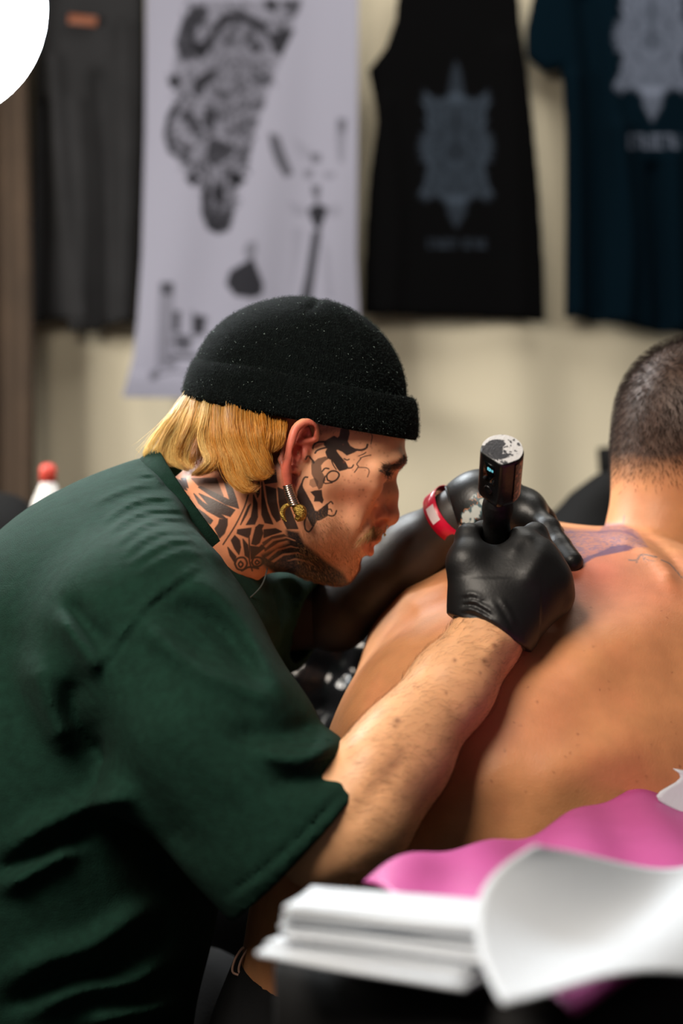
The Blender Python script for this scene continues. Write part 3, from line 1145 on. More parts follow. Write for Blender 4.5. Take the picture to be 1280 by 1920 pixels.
# --- head and neck, one solid, modelled on both sides of the mid plane
v = Vol(W(285, 1135, YH) - np.array([0, 0.118, 0]), W(800, 540, YH), 0.00125, mirror=YH)
v.add(ell(H(562, 745), (0.100, 0.0745, 0.089), rot('Y', 10)))                      # skull
v.add(ell(H(664, 832), (0.0485, 0.062, 0.046), rot('Y', 8)), 0.016)                  # forehead and eye level
v.add(cone(H(690, 905, 0.040), H(610, 900, 0.056), 0.014, 0.012), 0.022)          # cheekbone
v.add(ell(H(638, 945), (0.035, 0.050, 0.055), rot('Y', 12)), 0.016)                # mid face
v.add(cone(H(586, 860, 0.050), H(586, 985, 0.047), 0.018, 0.016), 0.02)           # ramus of the jaw
v.add(cone(H(586, 990, 0.047), H(636, 1068, 0.013), 0.0155, 0.0120), 0.02)        # jaw line
v.add(cone(H(641, 1075, 0.0), H(636, 1069, 0.013), 0.0108, 0.0110), 0.008)        # chin
v.add(ell(H(650, 1018), (0.023, 0.034, 0.028), rot('Y', 15)), 0.014)               # muzzle
v.add(cone(H(600, 990, 0.035), H(655, 1000, 0.026), 0.022, 0.015), 0.018)         # lower cheek
v.add(cone(H(540, 900, 0.03), H(600, 1040, 0.0), 0.045, 0.026), 0.018)            # floor of the mouth
v.add(cone(H(496, 905), H(412, 985), 0.0565, 0.0580, 0.97, YH), 0.022)            # neck
v.add(cone(H(412, 985), H(318, 1070), 0.0580, 0.078), 0.02)
v.add(cone(H(470, 1040, 0.008), H(560, 1050, 0.006), 0.012, 0.012), 0.016)        # throat
v.add(cone(H(505, 900, 0.056), H(425, 1050, 0.022), 0.010, 0.010), 0.016)         # neck muscle
# brow, nose, lips
v.add(cone(H(747, 862, 0.002), H(736, 862, 0.030), 0.0068, 0.0068), 0.010)        # brow ridge
v.add(cone(H(736, 862, 0.030), H(705, 880, 0.050), 0.0070, 0.0060), 0.010)
v.add(cone(H(731, 888), H(730, 925), 0.0058, 0.0072), 0.008)                      # nose bridge
v.add(cone(H(728, 925), H(728, 962), 0.0082, 0.0100), 0.008)
v.add(ell(H(732, 968), (0.0078, 0.0092, 0.0088)), 0.004)                           # tip
v.add(ell(H(712, 964, 0.0130), (0.0078, 0.0054, 0.0098), rot('Y', -8)), 0.004)    # wing of the nose
v.add(cone(H(718, 925, 0.006), H(700, 940, 0.016), 0.0068, 0.0060), 0.008)        # side of the nose
v.add(cone(H(722, 984), H(709, 984), 0.0034, 0.0045), 0.004)                      # columella
v.add(cone(H(700, 992), H(694, 1004), 0.0100, 0.0095), 0.008)                     # upper lip mass
v.add(cone(H(706, 1010), H(692, 1012, 0.014), 0.0046, 0.0040), 0.003)             # upper lip
v.add(cone(H(692, 1012, 0.014), H(679, 1018, 0.024), 0.0040, 0.0022), 0.003)
v.add(cone(H(688, 1034), H(680, 1032, 0.013), 0.0068, 0.0055), 0.003)             # lower lip
v.add(cone(H(680, 1032, 0.013), H(677, 1022, 0.023), 0.0055, 0.0025), 0.004)
v.cut(cone(H(716, 1020.5, 0.0), H(679, 1018.5, 0.027), 0.0021, 0.0016), 0.0012)     # mouth slit
v.cut(ell(H(716, 980, 0.0120), (0.0066, 0.0064, 0.0054), rot('Y', 10)), 0.0012)    # nostril
v.push(ridge([H(709, 938, 0.014), H(699, 952, 0.021), H(698, 968, 0.023), H(703, 981, 0.021)], 0.0018, -0.0022))
# eye socket, lids
v.cut(ell(H(733, 892, 0.0290), (0.0150, 0.0150, 0.0110), rot('Y', 8)), 0.009)
v.add(ell(H(705, 889, 0.0300), (0.0112, 0.0118, 0.0110)), 0.004)                   # eyeball under the lids
v.add(cone(H(722, 880, 0.024), H(702, 878, 0.044), 0.0028, 0.0024), 0.004)        # upper lid fold
v.cut(cone(H(729, 893, 0.021), H(708, 884.5, 0.0425), 0.0022, 0.0015), 0.0012)    # lid gap
v.push(ridge([H(697, 968, 0.030), H(682, 985, 0.036), H(668, 1003, 0.038), H(657, 1025, 0.036)], 0.0040, -0.0026))   # cheek fold
v.push(ridge([H(700, 942, 0.036), H(680, 962, 0.044), H(660, 990, 0.046)], 0.008, 0.0026))
v.push(ridge([H(705, 912, 0.040), H(694, 920, 0.044), H(676, 918, 0.052)], 0.004, -0.0010))
v.cut(ell(H(684, 1052, 0.0), (0.0050, 0.020, 0.0052)), 0.006)                      # dip over the chin
# the ear
hel = [(592, 826, .0735), (593, 812, .0790), (589, 798, .0840), (579, 790.5, .0865), (566, 793.5, .0885), (555, 803, .0905), (549, 817, .0920),
       (545, 834, .0925), (542, 852, .0915), (538, 868, .0895), (537, 884, .0865), (538, 898, .0840), (539, 910, .0825)]
hr = [.0020, .0026, .0032, .0034, .0036, .0036, .0036, .0036, .0036, .0038, .0042, .0040, .0030]
hp = catmull([H(*q) for q in hel], 60)
hr = np.interp(np.linspace(0, len(hr) - 1, 60), np.arange(len(hr)), hr)
vv = v
vv.add(ell(H(563, 838, 0.0755), (0.0120, 0.0050, 0.0225), rot('Y', 8) @ rot('Z', 24)), 0.003)
for (a, ra), (b, rb) in zip(zip(hp[:-1], hr[:-1]), zip(hp[1:], hr[1:])):
    vv.add(cone(a, b, ra, rb), 0.0012)
vv.add(cone(H(533, 822, .084), H(527, 862, .080), 0.0022, 0.0026), 0.004)         # back of the ear
vv.add(cone(H(527, 862, .080), H(536, 890, .084), 0.0026, 0.0030), 0.003)
vv.cut(ell(H(577, 814, 0.0855), (0.0058, 0.0115, 0.0088), rot('Y', 32)), 0.0012)
vv.cut(ell(H(558, 848, 0.0860), (0.0056, 0.0135, 0.0088), rot('Y', -4)), 0.0015)
vv.cut(ell(H(556, 870, 0.0860), (0.0036, 0.0090, 0.0060), rot('Y', -4)), 0.002)
vv.add(cone(H(561, 829, 0.0815), H(585, 826, 0.0765), 0.0024, 0.0024), 0.003)     # crus
vv.add(ell(H(571, 851, 0.0775), (0.0034, 0.0040, 0.0062)), 0.003)                  # tragus
vv.add(cone(H(549, 880, 0.0810), H(556, 884, 0.0775), 0.0034, 0.0030), 0.003)
v.keep(H(560, 722), W(575, 622, YH) - W(560, 722, YH), 0.0)                          # the crown is inside the hat
headV, headQ = v.mesh()
del v, vv
hx, hy = pix(headV)
sel = (headV[:, 1] < YH - 0.004) & (hy > 800) & (hx > 300) & (((hx < 600) & (hy > 870)) | ((hx > 585) & (hx < 700) & (hy < 1005)))
headV, headQ = split_quads(headV, headQ, sel[headQ].all(1))

# --- chest and arms under the clothes, and the bare fore-arms
SHn, ELn, WRn = W(292, 1190, 1.205), W(622, 1590, 1.085), W(918, 1186, 1.200)      # near arm
SHf, ELf, WRf = W(470, 1150, 1.53), W(628, 1150, 1.50), W(868, 958, 1.40)          # far arm
t = Vol(W(0, 1900, 1.37) - np.array([0.05, 0.25, 0.05]), W(720, 990, 1.60) + np.array([0.0, 0.02, 0.03]), 0.006)
chain(t, [(W(90, 1840, YH), .12), (W(120, 1500, YH), .12), (W(210, 1230, YH), .11), (W(320, 1085, YH), .065)], 0.03, 1.25, YH)
chain(t, [(W(250, 1150, YH), .08), (SHn + np.array([0.01, 0.01, 0]), .055), (W(470, 1410, 1.125), .043), (W(570, 1540, 1.098), .040)], 0.02)
chain(t, [(W(330, 1130, YH), .07), (SHf, .045), (ELf - np.array([.01, 0, 0]), .036)], 0.02)
torV, torQ = t.mesh()
a = Vol(np.minimum(ELn, WRn) - 0.075, np.maximum(ELn, WRn) + 0.06, 0.002)
chain(a, [(W(540, 1490, 1.105), .042), (W(598, 1560, 1.088), .0370)], 0.02)
a.add(cone(W(600, 1575, 1.095), W(672, 1528, 1.100), .0310, .0375), 0.025)         # elbow to the thick of the fore-arm
a.add(cone(W(672, 1528, 1.100), W(750, 1420, 1.128), .0375, .0345), 0.03)
a.add(cone(W(750, 1420, 1.128), W(845, 1288, 1.168), .0345, .0290), 0.03)
a.add(cone(W(845, 1290, 1.165), W(910, 1200, 1.195), .0300, .0265), 0.03)
a.add(cone(W(910, 1200, 1.195), W(945, 1150, 1.215), .0265, .0240), 0.02)
a.add(cone(W(700, 1425, 1.095), W(770, 1345, 1.135), .017, .014), 0.03)            # outer muscle
a.add(cone(W(612, 1600, 1.075), W(650, 1590, 1.075), .017, .015), 0.015)           # point of the elbow
a.push(crease([(640, 1560), (700, 1490), (775, 1400)], 14, -0.0020, 1.0, 1.12))
a.push(crease([(900, 1240), (945, 1185)], 12, 0.0020, 1.1, 1.2))
armV, armQ = a.mesh()
f = Vol(np.minimum(ELf, WRf) - 0.07, np.maximum(ELf, WRf) + 0.06, 0.003)
chain(f, [(W(575, 1145, 1.52), .034), (ELf, .036), (W(700, 1092, 1.475), .0365), (W(780, 1028, 1.44), .031), (W(850, 972, 1.405), .0235), (WRf, .023)], 0.02)
farV, farQ = f.mesh()

parts_ = [(headV, headQ), (torV, torQ), (armV, armQ), (farV, farQ)]
V, F = join(*parts_)
pid = np.repeat(np.arange(4), [len(q[0]) for q in parts_])
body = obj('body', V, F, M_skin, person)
P = coords(body)
NB = normals(body)

# --- colour of the skin and the ink in it
pm = P.copy()
pm[:, 1] = YH - np.abs(P[:, 1] - YH)
ax, ay = pix(pm)
near = P[:, 1] < YH
bx, by = pix(P)
is_head = pid == 0
col = np.tile(srgb(205, 140, 102), (len(P), 1))


def mixc(m, c, k=1.0):
    global col
    w = np.clip(np.asarray(m, float) * k, 0, 1)[:, None]
    col = col * (1 - w) + np.asarray(c)[None, :] * w


def blob(cx, cy, r):
    return np.exp(-((ax - cx) ** 2 + (ay - cy) ** 2) / (2 * r * r)) * is_head


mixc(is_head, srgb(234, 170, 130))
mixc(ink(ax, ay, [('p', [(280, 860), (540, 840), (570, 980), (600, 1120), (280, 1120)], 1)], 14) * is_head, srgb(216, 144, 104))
mixc(blob(668, 930, 26), srgb(190, 104, 84), 0.4)
mixc(blob(725, 962, 20), srgb(186, 84, 66), 0.6)
mixc(ink(ax, ay, [('p', [(600, 780), (585, 780), (545, 800), (520, 860), (530, 915), (560, 912), (560, 870), (570, 862), (595, 830)], 1)], 8) * is_head
     * (np.abs(P[:, 1] - YH) > 0.073), srgb(206, 96, 80), 0.85)
mixc(ink(ax, ay, [('p', [(716, 1006), (700, 1004), (680, 1016), (676, 1020), (682, 1034), (694, 1046), (704, 1040), (704, 1022)], 1)], 3) * is_head, srgb(176, 88, 74), 0.7)
mixc(ink(ax, ay, [('p', [(600, 965), (640, 985), (668, 1000), (690, 1045), (672, 1110), (630, 1110), (585, 1080), (572, 1010)], 1)], 16) * is_head, srgb(140, 84, 56), 0.42)   # beard shadow
# face lettering, traced in eighths of a picture pixel
c8 = lambda p: (540 + p[0] / 8.0, 780 + p[1] / 8.0)
face = [
    ('p', [(540, 385), (610, 340), (690, 300), (740, 330), (770, 300), (790, 190), (900, 170), (920, 260), (890, 380), (930, 450), (1000, 490), (1060, 500),
           (1000, 540), (930, 570), (880, 590), (820, 540), (740, 500), (720, 520), (760, 580), (830, 660), (860, 690), (900, 770), (870, 800), (770, 825),
           (740, 790), (700, 720), (650, 660), (590, 630), (560, 540), (590, 480), (540, 440)]),
    ('e', [(732, 510), (790, 545), (850, 590), (880, 640), (840, 650), (790, 590), (740, 540)]),
    ('l', [(545, 385), (440, 395), (382, 440), (370, 485)], 26), ('l', [(590, 470), (500, 490), (430, 520), (405, 555)], 24),
    ('l', [(1000, 505), (1100, 510), (1170, 480), (1190, 430)], 28), ('l', [(840, 640), (880, 660), (915, 650)], 16), ('l', [(880, 785), (950, 775), (980, 735)], 18),
    ('p', [(350, 640), (400, 680), (450, 640), (560, 610), (600, 640), (540, 680), (490, 740), (500, 830), (540, 900), (560, 960), (530, 1010), (500, 1080),
           (460, 1100), (430, 1040), (390, 940), (355, 870), (350, 760)], 0.80),
    ('l', [(265, 645), (290, 605), (330, 620), (385, 700)], 24), ('l', [(510, 830), (555, 785), (610, 790)], 20),
    ('l', [(590, 960), (580, 890), (640, 830), (720, 830), (765, 880), (730, 950), (660, 985), (590, 960)], 22), ('l', [(560, 900), (530, 980), (560, 1010), (660, 1000)], 16),
    ('l', [(650, 670), (680, 740), (720, 800)], 14),
    ('p', [(330, 960), (400, 930), (450, 980), (440, 1050), (370, 1070), (320, 1030)], 0.55),
    ('l', [(290, 918), (250, 920), (220, 970), (205, 1030)], 22),
    ('p', [(200, 1000), (225, 1080), (270, 1160), (320, 1250), (370, 1340), (400, 1420), (440, 1430), (590, 1310), (600, 1380), (590, 1500), (480, 1560),
           (430, 1570), (380, 1660), (350, 1640), (290, 1520), (240, 1420), (170, 1310), (135, 1230), (140, 1130), (170, 1060)]),
    ('p', [(400, 1120), (500, 1110), (510, 1200), (530, 1260), (510, 1310), (470, 1280), (390, 1280), (400, 1210), (340, 1140)]),
    ('l', [(590, 1325), (640, 1285), (670, 1315)], 18), ('l', [(725, 1420), (700, 1480), (650, 1500), (595, 1485)], 20), ('l', [(600, 1400), (640, 1400), (655, 1430)], 15),
    ('l', [(270, 1500), (245, 1600), (260, 1700), (310, 1735), (360, 1680), (400, 1600)], 22),
    ('l', [(1060, 600), (1130, 570), (1165, 545)], 11), ('l', [(1080, 630), (1150, 605), (1240, 585)], 10), ('l', [(1090, 640), (1030, 720), (1050, 760), (995, 845)], 13),
    ('l', [(1060, 770), (1180, 780), (1215, 830), (1190, 915)], 10), ('l', [(1215, 220), (1260, 300), (1240, 420)], 9),
    ('p', [(40, 860), (140, 870), (150, 960), (120, 1060), (70, 1000)], 0.5),
]
mixc(ink(bx, by, face, 0.9, c8, 0.5) * is_head * near, srgb(27, 28, 31), 0.96)
# neck pattern, with the collar's shadow painted in as one area
c4 = lambda p: (300 + p[0] / 4.571, 860 + p[1] / 4.571)
neck = [
    ('p', [(180, 170), (220, 165), (240, 250), (215, 240)]), ('p', [(120, 165), (180, 190), (230, 270), (160, 240)]), ('p', [(120, 200), (200, 290), (250, 330), (255, 390), (190, 330)]),  # third area is shade at the collar, painted like the ink
    ('p', [(270, 170), (350, 170), (480, 170), (540, 320), (430, 280), (330, 230)], .85),
    ('p', [(545, 180), (610, 230), (650, 340), (672, 425), (560, 390), (440, 320), (330, 245), (350, 238), (600, 358)]),
    ('p', [(335, 300), (430, 340), (640, 440), (600, 495), (520, 470), (420, 400)]), ('p', [(290, 300), (360, 370), (500, 460), (560, 510), (510, 505), (400, 445), (330, 380)]),
    ('p', [(510, 520), (575, 515), (575, 570), (550, 640), (510, 680), (470, 600), (500, 560)]), ('p', [(320, 430), (380, 470), (450, 530), (430, 560), (350, 500)]),
    ('l', [(755, 310), (720, 420), (640, 580), (540, 735)], 9), ('p', [(775, 390), (740, 480), (690, 565), (720, 490), (755, 410)]),
    ('p', [(800, 310), (830, 380), (835, 500), (810, 560), (740, 565), (780, 500), (800, 400)]), ('p', [(810, 230), (850, 190), (850, 300), (835, 330)]),
    ('p', [(872, 200), (890, 330), (920, 450), (965, 560), (900, 548), (872, 480)]), ('p', [(905, 235), (990, 260), (1000, 380), (1030, 520), (1000, 540), (960, 480), (925, 380)]),
    ('p', [(1010, 250), (1060, 270), (1110, 420), (1180, 600), (1090, 600), (1040, 500), (1020, 380)]),
    ('p', [(665, 610), (780, 595), (770, 650), (750, 675), (660, 640)]), ('p', [(850, 565), (885, 570), (870, 600), (880, 640), (850, 720), (820, 740), (785, 730), (800, 670), (820, 590)]),
    ('p', [(890, 610), (990, 600), (1040, 625), (960, 650), (890, 675)]), ('p', [(640, 660), (680, 700), (690, 760), (675, 820), (640, 770), (610, 700)]),
    ('p', [(710, 690), (750, 740), (760, 850), (730, 830)]), ('p', [(580, 760), (650, 840), (640, 890), (600, 830)]), ('p', [(775, 750), (850, 760), (870, 740), (900, 760), (780, 860)]),
    ('p', [(880, 720), (960, 670), (1060, 650), (1110, 690), (1010, 715), (900, 790)], .9),
    ('e', [(890, 752), (960, 690), (1080, 668), (1160, 700), (1160, 708), (1080, 682), (970, 708), (905, 765)], .8), ('e', [(905, 850), (1000, 775), (1120, 745), (1200, 770), (1120, 760), (1010, 790), (925, 862)], .7),
    ('e', [(950, 880), (1050, 815), (1180, 800), (1260, 840), (1180, 815), (1060, 830), (975, 890)], .55), ('e', [(1080, 880), (1160, 850), (1280, 880), (1340, 930), (1260, 890), (1160, 868)], .4),
    ('l', [(640, 900), (665, 855), (720, 850), (745, 900), (715, 950), (665, 945), (640, 900)], 13), ('l', [(690, 880), (710, 905), (690, 930), (672, 905), (690, 880)], 12),
    ('l', [(785, 890), (805, 850), (860, 850), (885, 885), (850, 920), (805, 920), (785, 890)], 13), ('l', [(830, 870), (850, 890), (828, 905), (815, 888), (830, 870)], 11),
    ('l', [(760, 640), (765, 750), (765, 870), (790, 960)], 9), ('l', [(700, 960), (760, 930), (840, 940)], 14), ('p', [(860, 100), (990, 100), (1000, 200), (900, 215)]),
]
jawb = ink(ax, ay, [('p', [(1090, 620), (1180, 640), (1230, 740), (1400, 880), (1560, 990), (1620, 1090), (1500, 1110), (1280, 1040), (1000, 980), (870, 890), (880, 830), (1000, 780), (1110, 730)], 1)], 5, c4, 3)
jawb = jawb * (0.97 + 0.3 * (vnoise(pm, 900, 41, 2) - 0.5)) * (1 - ink(ax, ay, [(q[0].replace('e', 'p'), q[1], q[2]) for q in neck if q[0] == 'e'], 1.0, c4))
mixc(jawb * is_head, srgb(33, 31, 32), 1.0)
mixc(ink(ax, ay, neck, 1.0, c4, 1.2) * is_head, srgb(33, 31, 32), 0.95)
# short dark hair under the hat's edge
mixc(ink(ax, ay, [('p', [(590, 770), (700, 780), (690, 808), (640, 806), (598, 815), (585, 785)], 1), ('p', [(470, 700), (535, 740), (540, 860), (520, 880), (470, 800)], 1)], 6)
     * is_head, srgb(70, 46, 32), 0.6)
# eyebrow ground tone
mixc(ink(ax, ay, [('l', [(755, 864), (747, 872), (736, 876), (722, 876)], 11, 1)], 3) * is_head, srgb(52, 33, 26), 0.8)
# blackwork arm
mixc((pid == 3) | ((pid == 1) & (P[:, 1] > 1.43) & (bx > 470)), srgb(38, 42, 42), 0.97)
mixc(pid == 2, srgb(218, 164, 120), 0.95)
for (mx, my, r) in ((927, 1211, 3), (908, 1239, 3.4), (852, 1238, 2.6), (745, 1351, 4), (741, 1362, 2.4), (900, 1262, 2), (835, 1300, 2)):
    mixc(np.exp(-((bx - mx) ** 2 + (by - my) ** 2) / (2 * r * r)) * (pid == 2), srgb(96, 52, 34), 0.8)
for i in range(70):
    mx, my, r = rng.uniform(640, 735), rng.uniform(830, 1000), rng.uniform(0.8, 1.6)
    mixc(np.exp(-((bx - mx) ** 2 + (by - my) ** 2) / (2 * r * r)) * is_head * near, srgb(150, 80, 58), 0.4)
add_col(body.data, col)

# --- the eyes
M_eye = mat('eye', attr=True, rough=0.08, spec=0.6)
for s in (1, -1):
    c = H(705.5, 889.5, 0.0300)
    if s < 0:
        c[1] = 2 * YH - c[1]
    ev, ef = lathe([(0.0004, -0.0102)] + [(0.0102 * math.sin(q), -0.0102 * math.cos(q)) for q in np.linspace(0.15, math.pi - 0.15, 16)] + [(0.0004, 0.0102)], c,
                   (0.82, -0.10 * s, -0.56), 24)
    dd = (ev - c) @ (P3((0.82, -0.10 * s, -0.56)) / np.linalg.norm((0.82, 0.10, 0.56))) / 0.0102
    ec = np.where((dd > 0.88)[:, None], srgb(60, 66, 60)[None, :], srgb(205, 190, 180)[None, :])
    ec = np.where((dd > 0.97)[:, None], srgb(10, 10, 10)[None, :], ec)
    eye = obj('eye', ev, ef, M_eye, person, col=ec)

# --- surface sampling for hairs
body.data.calc_loop_triangles()
TRI = np.empty(len(body.data.loop_triangles) * 3, np.int32)
body.data.loop_triangles.foreach_get('vertices', TRI)
TRI = TRI.reshape(-1, 3)
TC = P[TRI].mean(1)
TAR = np.linalg.norm(np.cross(P[TRI[:, 1]] - P[TRI[:, 0]], P[TRI[:, 2]] - P[TRI[:, 0]]), axis=1) * 0.5
TCm = TC.copy()
TCm[:, 1] = YH - np.abs(TC[:, 1] - YH)
tx, ty = pix(TCm)
t_head = is_head[TRI[:, 0]]


def scatter(weight, n):
    p = TAR * weight
    p = p / p.sum()
    i = rng.choice(len(p), n, p=p)
    r1, r2 = np.sqrt(rng.random(n)), rng.random(n)
    A, B, C = P[TRI[i, 0]], P[TRI[i, 1]], P[TRI[i, 2]]
    Q = A * (1 - r1)[:, None] + B * (r1 * (1 - r2))[:, None] + C * (r1 * r2)[:, None]
    N = NB[TRI[i]].mean(1)
    return Q, N / np.linalg.norm(N, axis=1, keepdims=True)


def short_hairs(name, weight, n, length, direction, lift, r, c0, c1, parent, curl=0.0, material=None):
    Q, N = scatter(weight, n)
    d = np.asarray(direction, float) if np.ndim(direction) == 1 else direction(Q)
    d = np.broadcast_to(d, Q.shape)
    d = d + rng.normal(0, 0.28, Q.shape)
    d = d - N * (d * N).sum(1, keepdims=True)
    d /= np.linalg.norm(d, axis=1, keepdims=True) + 1e-9
    L = length * rng.uniform(0.5, 1.25, (n, 1))
    k = 4
    tt = np.linspace(0, 1, k)
    path = np.stack([Q + L * (q * d + lift * math.sin(q * math.pi * 0.75) * N - curl * q * q * N) - N * 0.0004 for q in tt], 1)
    V, F, sid, tp = strands(path, r, r * 0.35)
    m = rng.random(n)[sid][:, None]
    return obj(name, V, F, material or M_dkhair, parent, col=np.asarray(c0)[None] * (1 - m) + np.asarray(c1)[None] * m)


short_hairs('beard_stubble', ink(tx, ty, [('p', [(585, 960), (620, 960), (650, 985), (660, 1012), (690, 1048), (676, 1110), (620, 1115), (560, 1085), (560, 1040), (575, 985)], 1)], 14) * t_head,
            7000, 0.0030, (0.25, 0, -1), 0.55, 0.00007, srgb(88, 52, 30), srgb(172, 118, 70), person)
short_hairs('moustache', ink(tx, ty, [('p', [(722, 990), (700, 984), (676, 1006), (671, 1016), (690, 1011), (714, 1006)], 1)], 3) * t_head,
            900, 0.0085, lambda q: np.stack([-0.35 + 0 * q[:, 0], np.sign(q[:, 1] - YH) * 0.9, -0.75 + 0 * q[:, 0]], 1), 0.28, 0.00010, srgb(120, 84, 44), srgb(196, 160, 105), person)
for sd in (-1, 1):
    short_hairs('eyebrow', ink(tx, ty, [('l', [(757, 862), (749, 871), (738, 876), (724, 875)], 12, 1)], 3) * t_head * (np.sign(TC[:, 1] - YH) == sd), 800, 0.0060, lambda q: np.stack([-0.4 + 0 * q[:, 0], np.sign(q[:, 1] - YH) * 1.0, 0.12 + 0 * q[:, 0]], 1),
                0.25, 0.00013, srgb(26, 17, 14), srgb(60, 40, 30), person)
for sd in (-1, 1):
    short_hairs('eyelash', ink(tx, ty, [('l', [(729, 889), (720, 884), (710, 881)], 4, 1)], 1.5) * t_head * (np.sign(TC[:, 1] - YH) == sd), 140, 0.0070, lambda q: np.stack([1.0 + 0 * q[:, 0], np.sign(q[:, 1] - YH) * 0.5, -0.35 + 0 * q[:, 0]], 1),
                0.5, 0.00016, srgb(14, 10, 9), srgb(26, 18, 15), person)
short_hairs('arm_hair', ((pid[TRI[:, 0]] == 2) & (TC[:, 0] > W(640, 0, 1.1)[0])).astype(float), 2600, 0.0105, (0.75, -0.1, 0.15), 0.22, 0.000075, srgb(60, 36, 22), srgb(120, 76, 44), person)
short_hairs('temple_hair', ink(tx, ty, [('p', [(590, 770), (690, 780), (680, 806), (640, 808), (598, 815), (585, 785)], 1), ('p', [(480, 760), (528, 770), (534, 860), (520, 872), (490, 830)], 1)], 4) * t_head,
            1100, 0.0035, (-0.4, 0, -1), 0.4, 0.00009, srgb(54, 34, 24), srgb(96, 62, 40), person)

# --- bleached hair: locks falling from under the hat
G = [[(352, 748, 1.370), (327, 785, 1.370), (303, 820, 1.370), (291, 848, 1.370), (300, 868, 1.370)],
     [(368, 750, 1.335), (345, 790, 1.322), (320, 830, 1.318), (308, 860, 1.322), (326, 882, 1.330)],
     [(395, 752, 1.322), (377, 800, 1.306), (358, 845, 1.300), (348, 874, 1.304), (370, 893, 1.312)],
     [(424, 756, 1.312), (410, 805, 1.294), (396, 850, 1.288), (392, 880, 1.292), (412, 895, 1.300)],
     [(452, 762, 1.305), (443, 815, 1.287), (434, 862, 1.281), (442, 900, 1.284), (470, 917, 1.290)],
     [(488, 770, 1.301), (482, 820, 1.285), (476, 862, 1.280), (484, 892, 1.282), (500, 898, 1.287)],
     [(528, 778, 1.300), (526, 820, 1.291), (518, 850, 1.287), (511, 872, 1.288), (514, 888, 1.292)]]
GW = np.array([[W(*q) for q in g] for g in G])
KH = 14
gu = np.array([catmull(g, KH) for g in GW])                     # 7 guides


def guide(u):
    i = np.clip(u.astype(int), 0, 5)
    f = (u - i)[:, None, None]
    f = f * f * (3 - 2 * f) * 0.5 + f * 0.5
    return gu[i] * (1 - f) + gu[i + 1] * f


def hair(n, seed):
    r = np.random.default_rng(seed)
    u = r.uniform(0, 6, n)
    nc = 56
    cl = np.sort(r.uniform(0, 6, nc))
    ci = np.abs(u[:, None] - cl[None, :]).argmin(1)
    tt = np.linspace(0, 1, KH)[None, :, None]
    base_p, clump = guide(u), guide(cl[ci])
    layer = r.random(n) ** 1.3
    k = np.clip(tt * 1.2 - 0.1, 0, 1) * r.uniform(0.25, 0.85, (n, 1, 1))
    p = base_p * (1 - k) + clump * k
    cj = r.normal(0, 1, (nc, 3))[ci]
    p = p + (cj[:, None, :] * 0.0026) * np.sin(tt * 2.6)
    ph = r.uniform(0, 6.28, nc)[ci][:, None, None]
    wa = r.uniform(0.3, 1.2, nc)[ci][:, None, None]
    p = p + np.array([0.0050, 0.0, 0.0]) * np.sin(tt * 4.6 + 2.6 + u[:, None, None] * 0.9) * tt
    p = p + np.array([0.0024, 0.0012, 0.0004]) * wa * np.sin(tt * 7.5 + ph) * tt ** 0.8
    p = p + r.normal(0, 0.0012, (n, 1, 3)) * (0.4 + tt)
    wv = r.normal(0, 0.0009, (n, 1, 3)) * np.sin(tt * 9 + r.uniform(0, 6, (n, 1, 1)))
    p = p + wv
    cc = W(470, 850, YH)
    inward = (cc - p) * np.array([1, 1, 0.2])
    p = p + inward * (0.02 + 0.20 * layer[:, None, None])
    keep = (0.80 + 0.20 * r.random(nc) ** 0.7)[ci] * r.uniform(0.90, 1.0, n) * (1 - 0.22 * (r.random(n) < 0.15))
    out = np.empty_like(p)
    for j in range(KH):
        q = keep * j / (KH - 1) * (KH - 1)
        i0 = np.clip(q.astype(int), 0, KH - 2)
        fr = (q - i0)[:, None]
        out[:, j] = p[np.arange(n), i0] * (1 - fr) + p[np.arange(n), i0 + 1] * fr
    return out, layer, u, ci


LOCKS = [  # (line of the lock in the drawing, strands, width at the root, paleness)
    ([(430, 95), (330, 200), (230, 330), (150, 450), (122, 520), (150, 575)], 520, 1.2, .95), ([(450, 90), (370, 220), (280, 350), (225, 470), (225, 560), (300, 605)], 560, 1.2, .85),
    ([(490, 95), (420, 230), (365, 380), (320, 500), (330, 590), (390, 640)], 560, 1.2, .75), ([(520, 100), (480, 230), (440, 330), (385, 450), (370, 560), (430, 640)], 560, 1.2, .62),
    ([(560, 108), (530, 240), (500, 360), (525, 480), (570, 570), (500, 640), (420, 685)], 560, 1.1, .62), ([(625, 118), (600, 260), (590, 400), (625, 500), (610, 590), (540, 650), (440, 690)], 560, 1.1, .48),
    ([(655, 135), (650, 300), (662, 430), (702, 520), (730, 640), (790, 745), (880, 815), (945, 765)], 620, 1.0, .36), ([(700, 138), (690, 300), (720, 430), (785, 560), (825, 680), (880, 785), (940, 755)], 560, 1.1, .42),
    ([(770, 148), (768, 300), (800, 430), (860, 560), (900, 660), (960, 715), (1045, 690)], 560, 1.2, .34), ([(840, 162), (840, 300), (870, 440), (930, 560), (990, 650), (1062, 650)], 560, 1.2, .30),
    ([(910, 185), (928, 320), (955, 450), (1005, 560), (1055, 620)], 520, 1.2, .26), ([(980, 198), (998, 320), (1010, 430), (1022, 500)], 480, 1.2, .22), ([(1060, 212), (1068, 330), (1058, 430), (1040, 505)], 480, 1.2, .20),
    ([(1135, 230), (1118, 330), (1098, 420), (1086, 495)], 420, 1.1, .18),
]


def lock_y(px):
    return np.interp(px, [285, 300, 350, 370, 395, 424, 452, 488, 530], [1.372, 1.362, 1.345, 1.322, 1.306, 1.294, 1.287, 1.284, 1.288])


